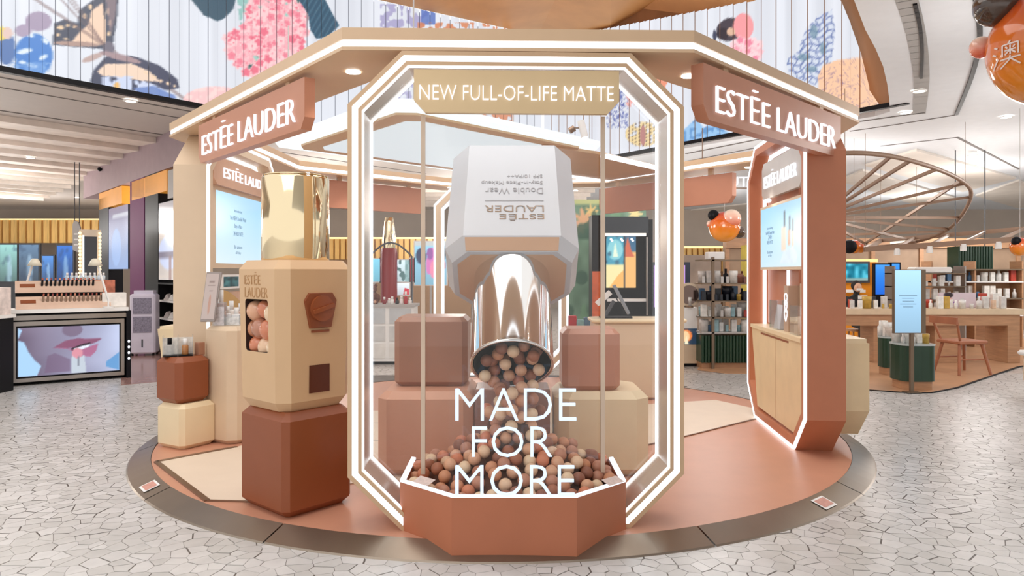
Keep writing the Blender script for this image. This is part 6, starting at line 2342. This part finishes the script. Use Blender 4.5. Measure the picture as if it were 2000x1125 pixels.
# ------------------------------------------------------------------ bronze lattice canopy
M_LAT = mat('canopy_bronze', '#8c6f5a', .45, metal=.2)
t = thing('lattice_canopy', 'round bronze lattice canopy hanging from the ceiling beyond the terracotta arch', 'canopy', (6.4, 12.6, 3.1))
can = []
for x, y, Y_ in ((1480, 345, 10.4), (1560, 312, 9.8), (1650, 299, 9.8), (1740, 305, 10.2), (1830, 330, 11.0), (1885, 358, 12.0), (1896, 385, 13.0), (1875, 425, 14.6), (1845, 452, 15.8), (1790, 472, 16.8), (1700, 482, 17.2), (1600, 472, 16.8), (1520, 440, 15.2), (1470, 395, 12.6)):
    can.append(P(x, y, Y_))
cl = []
for i in range(len(can)):
    p0, p1, p2, p3 = can[i - 1], can[i], can[(i + 1) % len(can)], can[(i + 2) % len(can)]
    for k in range(5):
        q = k / 5
        cl.append(.5 * (2 * p1 + (p2 - p0) * q + (2 * p0 - 5 * p1 + 4 * p2 - p3) * q * q + (-p0 + 3 * p1 - 3 * p2 + p3) * q ** 3))
B().tube(cl, .035, 8, True).build('rim', M_LAT, t, True)
hub = P(1600, 425, 13.5)
for (x, y) in ((1735, 308), (1783, 315), (1835, 330), (1888, 358), (1896, 385), (1875, 425), (1850, 450), (1790, 470), (1700, 480), (1650, 300), (1560, 313), (1490, 350)):
    q = min(cl, key=lambda v: (1000 + F * v.x / v.y - x) ** 2 + (HOR - F * (v.z - EYE) / v.y - y) ** 2)
    B().bar(hub, q, .035, .05).build('spoke', M_LAT, t, True)
q0, q1 = min(cl, key=lambda v: (1000 + F * v.x / v.y - 1880) ** 2 + (HOR - F * (v.z - EYE) / v.y - 352) ** 2), min(cl, key=lambda v: (1000 + F * v.x / v.y - 1690) ** 2 + (HOR - F * (v.z - EYE) / v.y - 481) ** 2)
B().bar(q0, q1, .035, .05).build('cross_bar', M_LAT, t, True)
q0, q1 = min(cl, key=lambda v: (1000 + F * v.x / v.y - 1846) ** 2 + (HOR - F * (v.z - EYE) / v.y - 452) ** 2), min(cl, key=lambda v: (1000 + F * v.x / v.y - 1570) ** 2 + (HOR - F * (v.z - EYE) / v.y - 465) ** 2)
B().bar(q0, q1, .035, .05).build('cross_bar', M_LAT, t, True)
for q in (cl[10], cl[25], cl[45], cl[60]):
    B().cyl(q, (q.x, q.y, ZC), .005, 6).build('rod', M_LAT, t, True)
# low bronze beam grid behind the canopy
t = thing('bronze_beam_frame', 'low bronze beam frame with lamps over the oak counter', 'frame', (8.0, 13.5, 2.3))
pa = [P(1690, 487, 13.0), P(2020, 465, 12.0), P(2080, 440, 15.0), P(1720, 470, 17.0)]
for i in range(4):
    B().bar(pa[i], pa[(i + 1) % 4], .06, .09).build('beam', M_LAT, t, True)
for k in range(1, 5):
    a_, c_ = pa[0].lerp(pa[1], k / 5), pa[3].lerp(pa[2], k / 5)
    B().bar(a_, c_, .04, .05).build('cross_beam', M_LAT, t, True)
    B().cyl(a_ + Vector((0, 0, -.14)), a_ + Vector((0, 0, -.02)), .05, 10).build('beam_lamp', M_WHITE, t, True)
for q in pa:
    B().cyl(q, (q.x, q.y, ZC), .005, 6).build('rod', M_LAT, t, True)
# hanging letters
a_ = P(1428, 365, 12.5)
t = thing('hanging_letters', 'white hanging letters partly hidden by the plain terracotta board', 'sign', a_)
text('BEAUTY C', 'lettering', M_LET, t, (.11, 0, .09), (1, 0, 0), (0, 0, 1), height=.17, width=1.16, depth=.02, world=False)
B().box(-.6, .75, .0, .02, -.03, -.012).build('rail', M_LAT, t)
for x in (-.5, .7):
    B().cyl((x, .01, -.02), (x, .01, ZC - a_.z), .008, 6).build('rod', M_LAT, t)
